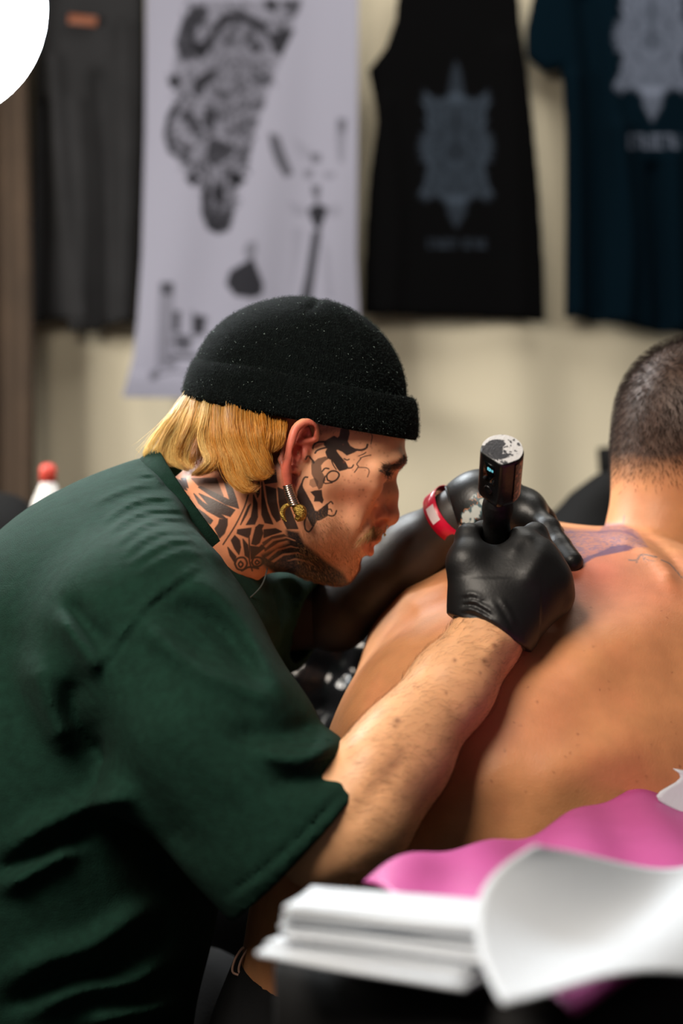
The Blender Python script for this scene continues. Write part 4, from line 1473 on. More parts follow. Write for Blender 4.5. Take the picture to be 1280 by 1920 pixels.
lp, lt, ld_ = [], [], []
r5 = np.random.default_rng(17)
for li, (line, cnt, wr_, pale) in enumerate(LOCKS):
    pts = []
    for q, (x, y) in enumerate(line):
        px_, py_ = 260 + x / 4.267, 730 + y / 4.267
        root = 260 + line[0][0] / 4.267
        yy = 0.55 * lock_y(px_) + 0.45 * lock_y(root) - (0.004 if li in (6, 8, 4) else 0) - 0.004 * math.sin(q / (len(line) - 1) * 2.8)
        pts.append(W(px_ + (7 if q == 0 and li < 3 else 0), py_ - (12 if q == 0 else 0), yy + (.017 if q == 0 else 0)))
    cen = catmull(pts, KH)
    for sub in range(5):
        so = r5.normal(0, 1, 3)
        ph = r5.uniform(0, 6.28)
        m_ = cnt // 5
        tt = np.linspace(0, 1, KH)[None, :, None]
        sp = (0.0032 * wr_ * (1 - 0.25 * tt) * np.where(tt > 0.75, 1 - (tt - 0.75) * 2.2, 1))
        st_ = cen[None] + so * sp * np.array([1.0, 0.45, 0.5]) + r5.normal(0, 1, (m_, 1, 3)) * sp * np.array([0.75, 0.6, 0.45]) * (0.75 + .25 * tt)
        st_ = st_ + 0.0011 * np.sin(tt * 6 + ph) * np.array([1, .3, .2]) * tt + r5.normal(0, 0.0005, (m_, 1, 3)) * np.sin(tt * 10 + r5.uniform(0, 6, (m_, 1, 1)))
        kp = r5.uniform(0.84, 1.0, m_) * np.where(r5.random(m_) < .12, .82, 1)
        o_ = np.empty_like(st_)
        for j_ in range(KH):
            q = kp * j_
            i0 = np.clip(q.astype(int), 0, KH - 2)
            fr = (q - i0)[:, None]
            o_[:, j_] = st_[np.arange(m_), i0] * (1 - fr) + st_[np.arange(m_), i0 + 1] * fr
        lp.append(o_)
        lt.append(np.clip(pale * (0.55 + 0.42 * pale) + r5.normal(0, .07) + r5.normal(0, .13, m_), 0, 1))
        ld_.append(np.full(m_, 1.0))
lp, lt = np.concatenate(lp), np.concatenate(lt)
# wisps that stand off the back of the head
wisp = lp[r5.choice(1200, 60)].copy()
wisp = wisp + np.linspace(0, 1, KH)[None, :, None] ** 1.5 * (r5.normal(0, .0035, (60, 1, 3)) + np.array([-.005, 0, .003]))
# shorter, darker hair below the locks
und, _, hu, hci = hair(2600, 3)
und = und + (W(470, 850, YH) - und) * 0.10
und = und[:, :, :] * 1.0
und_s = np.empty_like(und)
for j_ in range(KH):
    q = 0.80 * j_
    i0 = int(q)
    und_s[:, j_] = und[:, i0] * (1 - (q - i0)) + und[:, min(i0 + 1, KH - 1)] * (q - i0)
far_h = np.concatenate([lp[::3], und_s[::2]]).copy()
far_h[:, :, 1] = 2 * YH - far_h[:, :, 1]
hp_ = np.concatenate([lp, wisp, und_s, far_h])
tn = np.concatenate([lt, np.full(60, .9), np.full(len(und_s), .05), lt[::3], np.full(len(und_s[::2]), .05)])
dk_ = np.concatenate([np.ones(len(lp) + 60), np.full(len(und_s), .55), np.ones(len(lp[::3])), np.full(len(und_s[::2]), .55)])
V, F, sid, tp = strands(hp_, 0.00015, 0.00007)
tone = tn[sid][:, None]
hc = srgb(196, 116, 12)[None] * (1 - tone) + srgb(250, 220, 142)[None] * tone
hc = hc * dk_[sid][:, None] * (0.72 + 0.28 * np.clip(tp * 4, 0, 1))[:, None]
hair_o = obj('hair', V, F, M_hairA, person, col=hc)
props(hair_o, 'bleached golden hair falling from under the beanie', kind='stuff')
# ------------------------------------------------------------------ the artist's clothes
# --- beanie
e1 = W(779, 824, YH) - W(345, 742, YH)
HA = np.linalg.norm(e1) / 2
e1 /= np.linalg.norm(e1)
e2 = P3((0, -1, 0)) - P3((0, 0, 1)) * 0.085
e2 -= e1 * (e2 @ e1)
e2 /= np.linalg.norm(e2)
e3 = np.cross(e2, e1)
e3 = e3 if e3[2] > 0 else -e3
hc0 = W(562, 783, YH)
HB = 0.0885
beanie = empty('beanie', (0, 0, 0))
beanie.parent = person
beanie.location = Vector(hc0) - base_of(person)
d = Vol(W(330, 800, YH) - np.array([0, 0.1, 0]), W(800, 545, YH) + np.array([0, 0.1, 0]), 0.002)
d.add(ell(W(566, 738, YH), (0.1010, 0.0840, 0.0925), rot('Y', 11)))
d.add(ell(W(470, 690, YH), (0.055, 0.06, 0.045), rot('Y', -35)), 0.02)
top = W(602, 562, YH)
for (q, dep) in (([top, W(592, 566, YH - .03), W(578, 582, YH - .055)], -0.0032), ([top, W(650, 585, YH - .035), W(682, 625, YH - .06), W(690, 655, YH - 0.07)], -0.0030),
                 ([top, W(592, 566, YH + .03), W(578, 582, YH + .055)], -0.003), ([top, W(660, 590, YH + .035), W(690, 630, YH + .06)], -0.003)):
    d.push(ridge(q, 0.0030, dep))
d.push(ridge([W(610, 568, YH - .02), W(660, 600, YH - .04), W(700, 650, YH - .05)], 0.010, 0.0025))
d.keep(hc0 + 0.018 * e3, -e3, 0.0)
V, Q = d.mesh()
nz = vnoise(V, 60, 3)
th = np.arctan2((V - hc0) @ e2 / HB, (V - hc0) @ e1 / HA)
crown = obj('crown', V, Q, M_knit, beanie, attrs={'rib': th * 260 + ((V - hc0) @ e3) * 300})
prof = [(-.008, .006), (-.004, .001), (.000, -.0005), (.0022, .003), (.0034, .010), (.0036, .020), (.0034, .028), (.0022, .0340), (.0002, .0372), (-.0028, .0380), (-.0060, .0362), (-.0085, .030), (-.012, .012)]
n = 220
Vc, tc_ = [], []
for (off, h) in prof:
    for t_ in np.linspace(0, 2 * math.pi, n, endpoint=False):
        wob = 0.0004 * math.sin(3 * t_ + 1) + 0.0004 * math.sin(7 * t_)
        lean = -0.0055 * (h / .037) * (1 + 0.6 * max(0, math.cos(t_)))
        Vc.append(hc0 + (HA + off + lean) * math.cos(t_) * e1 + (HB + off + lean * .6) * math.sin(t_) * e2 + (h + wob * h / .03) * e3)
        tc_.append(t_ * 230)
m = len(prof)
Qc = np.array([(i * n + s, i * n + (s + 1) % n, ((i + 1) % m) * n + (s + 1) % n, ((i + 1) % m) * n + s) for i in range(m) for s in range(n)])[:, ::-1]
cuff = obj('cuff', Vc, Qc, M_knit, beanie, attrs={'rib': tc_})


def surf_scatter(o, n, up=None):
    P_ = coords(o)
    N_ = normals(o)
    o.data.calc_loop_triangles()
    T_ = np.empty(len(o.data.loop_triangles) * 3, np.int32)
    o.data.loop_triangles.foreach_get('vertices', T_)
    T_ = T_.reshape(-1, 3)
    A_ = np.linalg.norm(np.cross(P_[T_[:, 1]] - P_[T_[:, 0]], P_[T_[:, 2]] - P_[T_[:, 0]]), axis=1)
    if up is not None:
        A_ = A_ * up(P_[T_].mean(1), N_[T_].mean(1))
    i = rng.choice(len(A_), n, p=A_ / A_.sum())
    r1, r2 = np.sqrt(rng.random(n)), rng.random(n)
    Q_ = P_[T_[i, 0]] * (1 - r1)[:, None] + P_[T_[i, 1]] * (r1 * (1 - r2))[:, None] + P_[T_[i, 2]] * (r1 * r2)[:, None]
    M_ = N_[T_[i]].mean(1)
    return Q_, M_ / (np.linalg.norm(M_, axis=1, keepdims=True) + 1e-9)


def fuzz(name, o, n, length, r, lift, material, parent, up=None):
    Q_, N_ = surf_scatter(o, n, up)
    dr = rng.normal(0, 1, Q_.shape)
    dr -= N_ * (dr * N_).sum(1, keepdims=True)
    dr /= np.linalg.norm(dr, axis=1, keepdims=True)
    L_ = length * rng.uniform(0.4, 1.5, (n, 1))
    cu = rng.normal(0, 0.5, (n, 3))
    path = np.stack([Q_ + L_ * (q * dr + lift * math.sin(q * 2.2) * N_ + cu * q * q * 0.5) for q in np.linspace(0, 1, 4)], 1)
    V_, F_, _, _ = strands(path, r, r * 0.5)
    return props(obj(name, V_, F_, material, parent), kind='stuff')


outw = lambda p, n_: ((p - hc0) * n_).sum(1) > 0.01
fuzz('wool_fuzz', crown, 11000, 0.0020, 0.00010, 0.8, M_fuzz, beanie, outw)
fuzz('wool_fuzz', cuff, 6000, 0.0019, 0.00010, 0.9, M_fuzz, beanie, outw)
fuzz('lint', crown, 330, 0.0010, 0.00026, 0.5, M_lint, beanie, outw)
fuzz('lint', cuff, 150, 0.0010, 0.00026, 0.5, M_lint, beanie, outw)

# --- green t-shirt
tee = empty('t_shirt', (0, 0, 0))
tee.parent = person
tee.location = Vector(W(150, 1500, YH)) - base_of(person)
s = Vol((-0.46, 1.03, 0.60), (0.03, 1.64, 1.19), 0.0036)
chain(s, [(W(60, 2000, YH), .150), (W(95, 1640, YH), .152), (W(125, 1430, YH), .155), (W(205, 1205, YH), .140)], 0.05, 1.36, YH)
s.add(cone(W(205, 1205, YH), W(315, 1065, YH), .136, .098, 1.15, YH), 0.05)
s.add(cone(W(315, 1060, YH), W(345, 985, YH), .088, .068), 0.03)
s.add(cone(W(235, 1120, YH), SHn, .105, .086), 0.045)
s.add(cone(W(330, 1110, YH), SHf, .09, .062), 0.04)
nx = W(450, 1085, YH) - W(290, 862, YH)
nn = P3((-nx[2], 0, nx[0]))
nn = nn / np.linalg.norm(nn)
nn = nn if nn[0] > 0 else -nn
s.keep(W(352, 950, YH), nn, 0.012)
s.add(cone(W(398, 1140, 1.36), W(478, 1155, 1.49), .048, .056), 0.03)
s.cut(cone(H(368, 1008), H(460, 930), .0655, .0655), 0.006)                        # the neck opening
# sleeve on the near side: wide, hanging off the arm
s.add(cone(SHn + np.array([-0.006, 0.0, -0.008]), W(388, 1385, 1.145), .085, .077, 1.0), 0.035)
s.add(cone(W(388, 1385, 1.145), W(572, 1556, 1.105), .077, .067), 0.03)
s.add(cone(W(365, 1445, 1.15), W(522, 1622, 1.115), .060, .056), 0.03)
# sleeve on the far side
s.add(cone(SHf, W(560, 1150, 1.50), .062, .056), 0.03)
# folds
NY = lambda px, py, Y: W(px, py, Y)
fold = [
    ([(262, 1150), (306, 1203), (383, 1257), (470, 1298), (530, 1330)], 16, 0.0109),
    ([(330, 1190), (420, 1270), (500, 1345)], 20, -0.0072),
    ([(352, 1077), (400, 1110), (465, 1180), (515, 1275), (550, 1320)], 14, 0.0072),
    ([(300, 1130), (380, 1160), (440, 1220), (480, 1280)], 16, -0.0090),
    ([(470, 1400), (530, 1422), (580, 1418), (640, 1385)], 13, 0.0116),
    ([(430, 1375), (520, 1380), (600, 1360)], 18, -0.0087),
    ([(500, 1470), (590, 1462), (650, 1425)], 15, -0.0087),
    ([(300, 1330), (380, 1420), (470, 1500)], 26, 0.0046),
    ([(109, 1148), (135, 1185), (165, 1228), (185, 1262)], 13, 0.0116),
    ([(130, 1130), (165, 1175), (205, 1210)], 15, -0.0087),
    ([(60, 1230), (90, 1320), (125, 1410)], 22, 0.0125),
    ([(150, 1265), (140, 1340), (200, 1450)], 20, -0.0090),
    ([(175, 1290), (215, 1400), (300, 1520), (380, 1620)], 24, -0.0090),
    ([(0, 1600), (90, 1545), (170, 1510), (250, 1495)], 17, 0.0125),
    ([(0, 1640), (80, 1600), (180, 1560)], 13, -0.0090),
    ([(0, 1670), (70, 1625), (150, 1585)], 15, 0.0125),
    ([(0, 1845), (90, 1800), (170, 1775), (260, 1715), (310, 1690)], 19, 0.0125),
    ([(0, 1890), (130, 1840), (240, 1815)], 17, -0.0090),
    ([(40, 1905), (150, 1855), (250, 1840), (330, 1790)], 15, 0.0125),
    ([(150, 1920), (260, 1900), (330, 1880)], 14, 0.0125),
    ([(240, 1560), (280, 1640), (300, 1720)], 28, -0.0090),
    ([(190, 985), (225, 955), (270, 935), (330, 930)], 4, 0.0026),
    ([(200, 1005), (240, 972), (290, 955), (345, 955)], 4, 0.0028),
    ([(215, 1025), (258, 990), (305, 972), (355, 975)], 4.5, 0.0028),
    ([(228, 1045), (270, 1010), (318, 992), (365, 998)], 4.5, 0.0026),
    ([(242, 1062), (285, 1030), (332, 1012), (375, 1020)], 4.5, 0.0028),
    ([(258, 1080), (300, 1050), (345, 1033), (385, 1042)], 4.5, 0.0026),
    ([(170, 950), (215, 925), (265, 908), (300, 908)], 4, 0.0022),
    ([(300, 912), (345, 955), (385, 1005), (425, 1065)], 11, 0.0050),
    ([(352, 962), (382, 992), (412, 1038)], 6, -0.0045),
    ([(255, 885), (285, 890), (308, 912)], 4, 0.0025),
    ([(390, 1050), (330, 1088), (275, 1130), (225, 1190), (160, 1275)], 4, 0.0023),
    ([(382, 1066), (330, 1103), (279, 1146), (234, 1205), (175, 1285)], 4.5, -0.0028),
    ([(672, 1452), (608, 1522), (548, 1580), (488, 1634), (413, 1686)], 3.2, -0.0034),
    ([(680, 1466), (618, 1534), (558, 1594), (498, 1648), (423, 1700)], 6, 0.0023),
]
for pts, wd, hg in fold:
    s.push(crease(pts, wd, hg, 1.0, 1.345))
for pts, wd, hg in (([(515, 1080), (552, 1085), (572, 1115), (560, 1150)], 10, .007), ([(500, 1100), (515, 1140), (505, 1190)], 11, -.006)):
    s.push(crease(pts, wd, hg, 1.40, 1.52))
# sleeve hems: cut the ends square and hollow them
hpl = P3((0.735, -0.02, -0.675))
hpl /= np.linalg.norm(hpl)
hem_c = W(578, 1570, 1.10)
X_, Y_, Z_ = s.grid((slice(None),) * 3)
q_ = (X_ - hem_c[0]) * hpl[0] + (Y_ - hem_c[1]) * hpl[1] + (Z_ - hem_c[2]) * hpl[2]
al_ = (X_ - hem_c[0]) * 0.675 + (Z_ - hem_c[2]) * 0.735
zone = (Y_ < 1.25) & (q_ > -0.11) & (al_ > -0.112)
inner = np.maximum(s.F + 0.0085, -(q_ + 0.05))
s.F = np.where(zone, np.maximum(np.maximum(s.F, q_), -inner), s.F).astype(np.float32)
fpl = P3((0.86, -0.25, -0.30))
fc = W(588, 1140, 1.48)
q_ = (X_ - fc[0]) * fpl[0] + (Y_ - fc[1]) * fpl[1] + (Z_ - fc[2]) * fpl[2]
inner = np.maximum(s.F + 0.0085, -(q_ + 0.04))
s.F = np.where((Y_ > 1.40) & (X_ > W(480, 0, 1.5)[0]), np.maximum(np.maximum(s.F, q_), -inner), s.F).astype(np.float32)
V, Q = s.mesh()
del s, X_, Y_, Z_, q_, zone, inner, al_
shell = obj('shirt_body', V, Q, M_tee, tee)
subdivide(shell, 1)
# collar band
cc_ = W(362, 962, YH)
ca = nx / np.linalg.norm(nx)
La = 0.5 * np.linalg.norm(nx) * 0.985
ring = [cc_ + ca * La * math.cos(q) + P3((0, -1, 0)) * 0.0715 * math.sin(q) - nn * 0.002 for q in np.linspace(0, 2 * math.pi, 90, endpoint=False)]
Vr, Fr = [], []
cs = [(-.0105, -.0015), (-.0105, .0025), (0, .0036), (.0105, .0022), (.0115, 0), (.0105, -.0016), (0, -.0012)]
for i, q in enumerate(np.linspace(0, 2 * math.pi, 120, endpoint=False)):
    o_ = ca * La * math.cos(q) + P3((0, -1, 0)) * 0.0715 * math.sin(q)
    ou = o_ / np.linalg.norm(o_)
    for (hh, rr) in cs:
        Vr.append(cc_ + o_ * (1 - 0.5 * hh) + nn * hh + ou * rr)
nq = len(cs)
Fr = np.array([(i * nq + j, i * nq + (j + 1) % nq, ((i + 1) % 120) * nq + (j + 1) % nq, ((i + 1) % 120) * nq + j) for i in range(120) for j in range(nq)])
obj('collar', Vr, Fr, M_tee, tee)

# --- black trousers
tr = Vol(W(-120, 2150, 1.25) - np.array([.05, .20, .55]), W(520, 1790, 1.4) + np.array([.02, .26, .02]), 0.009)
chain(tr, [(W(40, 1990, YH), .155), (W(60, 2060, YH), .165)], 0.04, 1.15, YH)
for sgn in (-1, 1):
    hip, knee, ank = W(60, 2040, YH) + P3((0, .09 * sgn, 0)), W(330, 2000, YH) + P3((0.0, .19 * sgn, -0.02)), W(330, 2010, YH) + P3((-.03, .20 * sgn, -0.47))
    chain(tr, [(hip, .095), (knee, .068)], 0.05)
    chain(tr, [(knee, .068), (ank, .05)], 0.03)
V, Q = tr.mesh()
tro = obj('trousers', V, Q, M_black, person)
for sgn in (-1, 1):
    ank = W(330, 2010, YH) + P3((-.03, .20 * sgn, -0.47))
    sh = Vol((ank[0] - .1, ank[1] - .07, -0.01), (ank[0] + .24, ank[1] + .07, ank[2] + .02), 0.006)
    sh.add(cone((ank[0] - .02, ank[1], .05), (ank[0] + .15, ank[1], .038), .045, .036))
    sh.add(cone((ank[0], ank[1], .06), (ank[0], ank[1], ank[2] - 0.02), .042, .04), .02)
    sh.keep((0, 0, 0.0), (0, 0, -1))
    V, Q = sh.mesh()
    obj('shoe', V, Q, M_black, person)
# ------------------------------------------------------------------ gloves, jewellery, machine
# --- near hand: closed round the grip of the machine, back of the hand to the camera
g = Vol(W(835, 1260, 1.15) - np.array([0, .02, 0]), W(1110, 955, 1.34) + np.array([0, .02, 0]), 0.0018)
wr = W(920, 1182, 1.203)
MI, MM, MR, MP = W(968, 1026, 1.222), W(1006, 1048, 1.212), W(1030, 1085, 1.214), W(1038, 1120, 1.224)
g.add(cone(W(914, 1196, 1.198), W(924, 1165, 1.205), .0287, .0290), 0.0)
g.add(cone(W(924, 1165, 1.205), MI, .0285, .0140), 0.022)
g.add(cone(W(926, 1165, 1.207), MM, .0285, .0160), 0.022)
g.add(cone(W(935, 1165, 1.210), MR, .0270, .0160), 0.022)
g.add(cone(W(945, 1160, 1.213), MP, .0240, .0155), 0.022)
g.add(cone(W(905, 1100, 1.205), W(985, 1085, 1.208), .0230, .0220), 0.02)
# thumb: ball of the thumb, then along the grip
g.add(cone(W(912, 1140, 1.208), W(872, 1052, 1.205), .0260, .0120), 0.02)
g.add(cone(W(872, 1052, 1.205), W(878, 1010, 1.222), .0125, .0110), 0.012)
g.add(cone(W(880, 1006, 1.222), W(905, 998, 1.262), .0105, .0095), 0.008)
g.add(cone(W(905, 998, 1.262), W(926, 1030, 1.285), .0095, .0080), 0.006)
# web between thumb and index finger
g.add(cone(W(878, 1058, 1.208), W(962, 1040, 1.220), .0115, .0115), 0.016)
# fingers bent round the grip
for mcp, pip, dip, tip, r in ((MI, W(1003, 1003, 1.252), W(985, 1012, 1.282), W(955, 1040, 1.290), .0105), (MM, W(1022, 1040, 1.250), W(1015, 1050, 1.282), W(980, 1065, 1.290), .0108),
                              (MR, W(1044, 1082, 1.252), W(1035, 1092, 1.284), W(1000, 1100, 1.286), .0102), (MP, W(1052, 1120, 1.258), W(1045, 1128, 1.284), W(1015, 1135, 1.284), .0092)):
    g.add(cone(mcp, pip, r * 1.25, r * 1.02), 0.012)
    g.add(cone(pip, dip, r * 1.05, r * 0.95), 0.004)
    g.add(cone(dip, tip, r * 0.95, r * 0.85), 0.004)
# the hollow the grip sits in, knuckles, tendons
g.cut(cone(W(941, 900, 1.170), W(926, 1030, 1.236), .0145, .0135), 0.006)
g.push(crease([(955, 1040), (975, 1010), (1000, 1000)], 10, .0022, 1.1, 1.235))
g.push(crease([(985, 1090), (1005, 1055), (1018, 1034)], 13, .0030, 1.1, 1.235))
g.push(crease([(880, 1085), (905, 1078), (935, 1050)], 16, -.0012, 1.1, 1.235))
# wrinkles above the cuff
for pts, wd, hg in (([(866, 1118), (885, 1114), (905, 1125)], 4, .0018), ([(864, 1130), (890, 1128), (925, 1150), (955, 1185)], 4, .0020), ([(862, 1142), (890, 1144), (930, 1168), (965, 1205)], 4, .0022),
                    ([(864, 1124), (890, 1121), (915, 1137)], 3, -.0016), ([(862, 1136), (890, 1136), (928, 1160)], 3.5, -.0020), ([(935, 1120), (952, 1145), (965, 1175)], 3.5, .0014),
                    ([(918, 1125), (940, 1155), (960, 1190)], 3.5, .0014), ([(860, 1152), (890, 1155), (940, 1185), (975, 1215)], 4, -.0018)):
    g.push(crease(pts, wd, hg, 1.1, 1.23))
cut_n = P3(W(917, 1192, 1.20) - W(945, 1150, 1.21))
cut_n = cut_n / np.linalg.norm(cut_n)
cut_n = P3((-0.42, -0.12, -0.90))
g.keep(W(915, 1186, 1.2), cut_n, 0.001)
V, Q = g.mesh()
glove_n = obj('glove', V, Q, M_glove, person)
subdivide(glove_n, 1)
props(glove_n, 'black nitrile glove holding the tattoo machine')
# rolled cuff of the glove
wa = P3(W(945, 1150, 1.215) - W(905, 1205, 1.195))
wa /= np.linalg.norm(wa)
u1 = np.cross(cut_n, (0, 1, 0))
u1 /= np.linalg.norm(u1)
u2 = np.cross(cut_n, u1)
cw = W(916, 1187, 1.199)
V, F = tube([cw + u1 * .0285 * math.cos(q) * 1.12 + u2 * .0285 * math.sin(q) for q in np.linspace(0, 2 * math.pi, 60, endpoint=False)], [.0013 + .0005 * math.sin(5 * q) for q in np.linspace(0, 2 * math.pi, 60, endpoint=False)], 8, True)
obj('glove_cuff', V, F, M_glove, person)

# --- far hand: stretching the skin
g = Vol(W(835, 1090, 1.30) - np.array([.01, .03, 0]), W(1110, 880, 1.47) + np.array([0, .01, .01]), 0.0022)
g.add(cone(W(858, 962, 1.402), W(905, 948, 1.390), .0268, .0275), 0)
fm = [(W(992, 962, 1.372), W(1028, 992, 1.345), W(1050, 1026, 1.325), W(1073, 1054, 1.305)), (W(985, 952, 1.392), W(1020, 975, 1.392), W(1038, 1004, 1.385), W(1052, 1030, 1.368)),
      (W(980, 955, 1.408), W(1012, 975, 1.415), W(1028, 1000, 1.410), W(1040, 1022, 1.395)), (W(968, 962, 1.420), W(992, 985, 1.430), W(1005, 1008, 1.425), W(1015, 1025, 1.412))]
for q in fm:
    g.add(cone(W(900, 950, 1.392), q[0], .0255, .0165), 0.02)
    g.add(cone(q[0], q[1], .0125, .0112), 0.008)
    g.add(cone(q[1], q[2], .0112, .0102), 0.004)
    g.add(cone(q[2], q[3], .0108, .0100), 0.004)
g.add(cone(W(895, 970, 1.385), W(925, 1015, 1.360), .018, .012), 0.015)
g.add(cone(W(925, 1015, 1.360), W(955, 1048, 1.335), .0115, .0095), 0.006)
g.keep(W(852, 962, 1.405), P3((-1, 0.1, -0.32)), 0.001)
V, Q = g.mesh()
glove_f = obj('glove', V, Q, M_glove, person)
subdivide(glove_f, 1)
props(glove_f, 'black nitrile glove stretching the skin')
V, F = tube([W(852, 962, 1.405) + P3((0.10, 0, -0.30)) / .316 * .0275 * math.cos(q) * P3((1, 1, 1)) + P3((0.1, 1, 0)) * .0268 * math.sin(q) for q in np.linspace(0, 2 * math.pi, 40, endpoint=False)], .0014, 8, True)
obj('glove_cuff', V, F, M_glove, person)
# noise-broken coloured patches on the back of the far glove
GP = coords(glove_f)
gx, gy = pix(GP)
ka = vnoise(GP, 170, 4, 2)
pm_ = ink(gx, gy, [('p', [(893, 922), (908, 930), (912, 945), (900, 968), (880, 990), (866, 1008), (858, 1000), (864, 965), (878, 940)], 1)], 3) * (GP[:, 1] < 1.40)
gc = np.tile(srgb(15, 15, 16), (len(GP), 1))
tint = np.where((ka > 0.52)[:, None], srgb(186, 192, 188)[None], np.where((ka > 0.43)[:, None], srgb(74, 98, 104)[None], srgb(20, 28, 28)[None]))
tint = np.where(((ka > 0.40) & (ka < 0.43))[:, None], srgb(176, 118, 84)[None], tint)
gc = gc * (1 - pm_[:, None]) + tint * pm_[:, None]
add_col(glove_f.data, gc)
glove_f.data.materials[0] = mat('patchy_nitrile', attr=True, rough=0.42, bump=[(400, 0.08, (1, 1, 1))], spec=0.45)
# paper wrist band
M_band = mat('red_band', color=srgb(214, 22, 58), rough=0.3)
M_bandw = mat('band_print', color=srgb(240, 225, 228), rough=0.4)
bc, bax = W(846, 966, 1.405), P3(W(868, 958, 1.40) - W(800, 1012, 1.43))
bax /= np.linalg.norm(bax)
b1 = np.cross(bax, (0, 1, 0))
b1 /= np.linalg.norm(b1)
b2 = np.cross(bax, b1)
Vb = []
for q in np.linspace(0, 2 * math.pi, 48, endpoint=False):
    o_ = b1 * math.cos(q) * .0292 + b2 * math.sin(q) * .0290
    for (h_, r_) in ((-.0085, 0), (.0085, 0), (.0085, .0009), (-.0085, .0009)):
        Vb.append(bc + o_ * (1 + r_ / .027) + bax * h_)
Fb = np.array([(i * 4 + j, i * 4 + (j + 1) % 4, ((i + 1) % 48) * 4 + (j + 1) % 4, ((i + 1) % 48) * 4 + j) for i in range(48) for j in range(4)])
band = obj('wristband', Vb, Fb, M_band, person, smooth=False)
props(band, 'red paper wristband')
Vb = []
for q in np.linspace(-2.35, -1.75, 10) + math.pi:
    o_ = b1 * math.cos(q) * .0304 + b2 * math.sin(q) * .0302
    for h_ in (-.005, .005):
        Vb.append(bc + o_ + bax * h_)
obj('band_print', Vb, np.array([(i * 2, i * 2 + 1, i * 2 + 3, i * 2 + 2) for i in range(9)]), M_bandw, band, smooth=False)

# --- ear weight: stacked silver rings and an ornate brass hook
ear_w = empty('ear_weight', (0, 0, 0))
ear_w.parent = person
YE = 1.283
ear_w.location = Vector(W(541, 915, YE)) - base_of(person)
for i in range(10):
    q = i / 9
    c = W(539 + 12 * q ** 1.3, 911 + 35 * q, YE)
    axd = P3((0.25 + 0.1 * q, 0.05, -1))
    axd /= np.linalg.norm(axd)
    ua = np.cross(axd, (0, 1, 0))
    ua /= np.linalg.norm(ua)
    ub = np.cross(axd, ua)
    V, F = tube([c + (ua * math.cos(a) + ub * math.sin(a)) * (.0036 + .0007 * q) for a in np.linspace(0, 2 * math.pi, 22, endpoint=False)], .00098, 8, True)
    obj('ring', V, F, M_silver, ear_w)
for pts, rad in (([(545, 946), (534, 950), (529, 960), (531, 970), (535, 977)], [.0016, .0024, .0026, .0022, .0010]), ([(551, 945), (556, 951), (562, 958), (562, 968), (555, 976)], [.0026, .0044, .0062, .0056, .0018])):
    pa = catmull([W(p[0], p[1], YE) for p in pts], 22)
    V, F = tube(pa, np.interp(np.linspace(0, 4, 22), range(5), rad), 12)
    hook = obj('brass_hook', V, F, M_brass, ear_w)
    pr = catmull([W(p[0] + (2 if p[0] > 546 else 1), p[1], YE - 0.004) for p in pts], 16)
    bead = [lathe([(0.0001, -.0007), (.0005, -.0005), (.0007, 0), (.0005, .0005), (.0001, .0007)], q, n=8) for q in pr]
    V, F = join(*bead)
    props(obj('beading', V, F, M_brass, hook), kind='stuff')
# --- septum ring
V, F = tube([H(724, 991) + P3((math.cos(a) * .0020, math.sin(a) * .0056, math.cos(a) * .0056)) for a in np.linspace(0, 2 * math.pi, 30, endpoint=False)], .00062, 8, True)
obj('septum_ring', V, F, M_silver, person)
for s_ in (-1, 1):
    V, F = lathe([(0.0001, -.0013), (.0010, -.0008), (.0013, 0), (.0010, .0008), (.0001, .0013)], H(721, 1003) + P3((0, .0030 * s_, 0)), n=12)
    obj('ring_ball', V, F, M_brass, person)
# --- thin cord round the neck
V, F = tube(catmull([W(501, 1048, 1.36), W(500, 1070, 1.345), W(492, 1095, 1.33), W(478, 1112, 1.32), W(464, 1124, 1.31)], 24), .0007, 6)
obj('cord', V, F, mat('black_cord', color=srgb(60, 66, 64), rough=0.4), person)

# --- the tattoo machine
M_mach = mat('machine_black', color=srgb(15, 15, 17), rough=0.32, noise=(90, 0.4), bump=[(180, 0.15, (1, 1, 1))], spec=0.5)
M_worn = mat('worn_paint', attr=True, rough=0.35, bump=[(500, 0.4, (1, 1, 1))])
M_grip = mat('rubber_wrap', color=srgb(13, 13, 14), rough=0.6, bump=[(300, 0.3, (1, 1, 1))])
M_led = mat('display_digits', color=(0.02, 0.1, 0.12), rough=0.4, emit=(0.25, 0.85, 1.0, 0.9))
M_glass = mat('display_glass', color=srgb(6, 6, 8), rough=0.06)
ma = W(941, 843, 1.166)
mz = W(928, 1012, 1.250)
maxis = ma - mz
ML = np.linalg.norm(maxis)
maxis /= ML
mu = P3((1, 0, 0)) - maxis * maxis[0]
mu /= np.linalg.norm(mu)
mv = np.cross(maxis, mu)                                   # points away from the camera
if mv[1] < 0:
    mv = -mv
machine = empty('tattoo_machine', tuple(mz))
props(machine, 'black pen-style tattoo machine with worn silver top held upright in the gloved hand', 'tattoo machine')
R0 = 0.0178


def outline(k=1.0):
    """round body with a flat facet on the left front where the display sits"""
    o_ = []
    for a in np.linspace(0, 2 * math.pi, 72, endpoint=False):
        x, y = math.cos(a), math.sin(a)                    # x right, y toward the back
        nx_, ny_ = -0.72, -0.69
        dd = x * nx_ + y * ny_
        r = 1.0
        if dd > 0.80:
            r = 0.80 / dd
        nx2, ny2 = 0.42, -0.907
        d2 = x * nx2 + y * ny2
        if d2 > 0.93:
            r = min(r, 0.93 / d2)
        o_.append((x * r * k * R0, y * r * k * R0))
    return o_


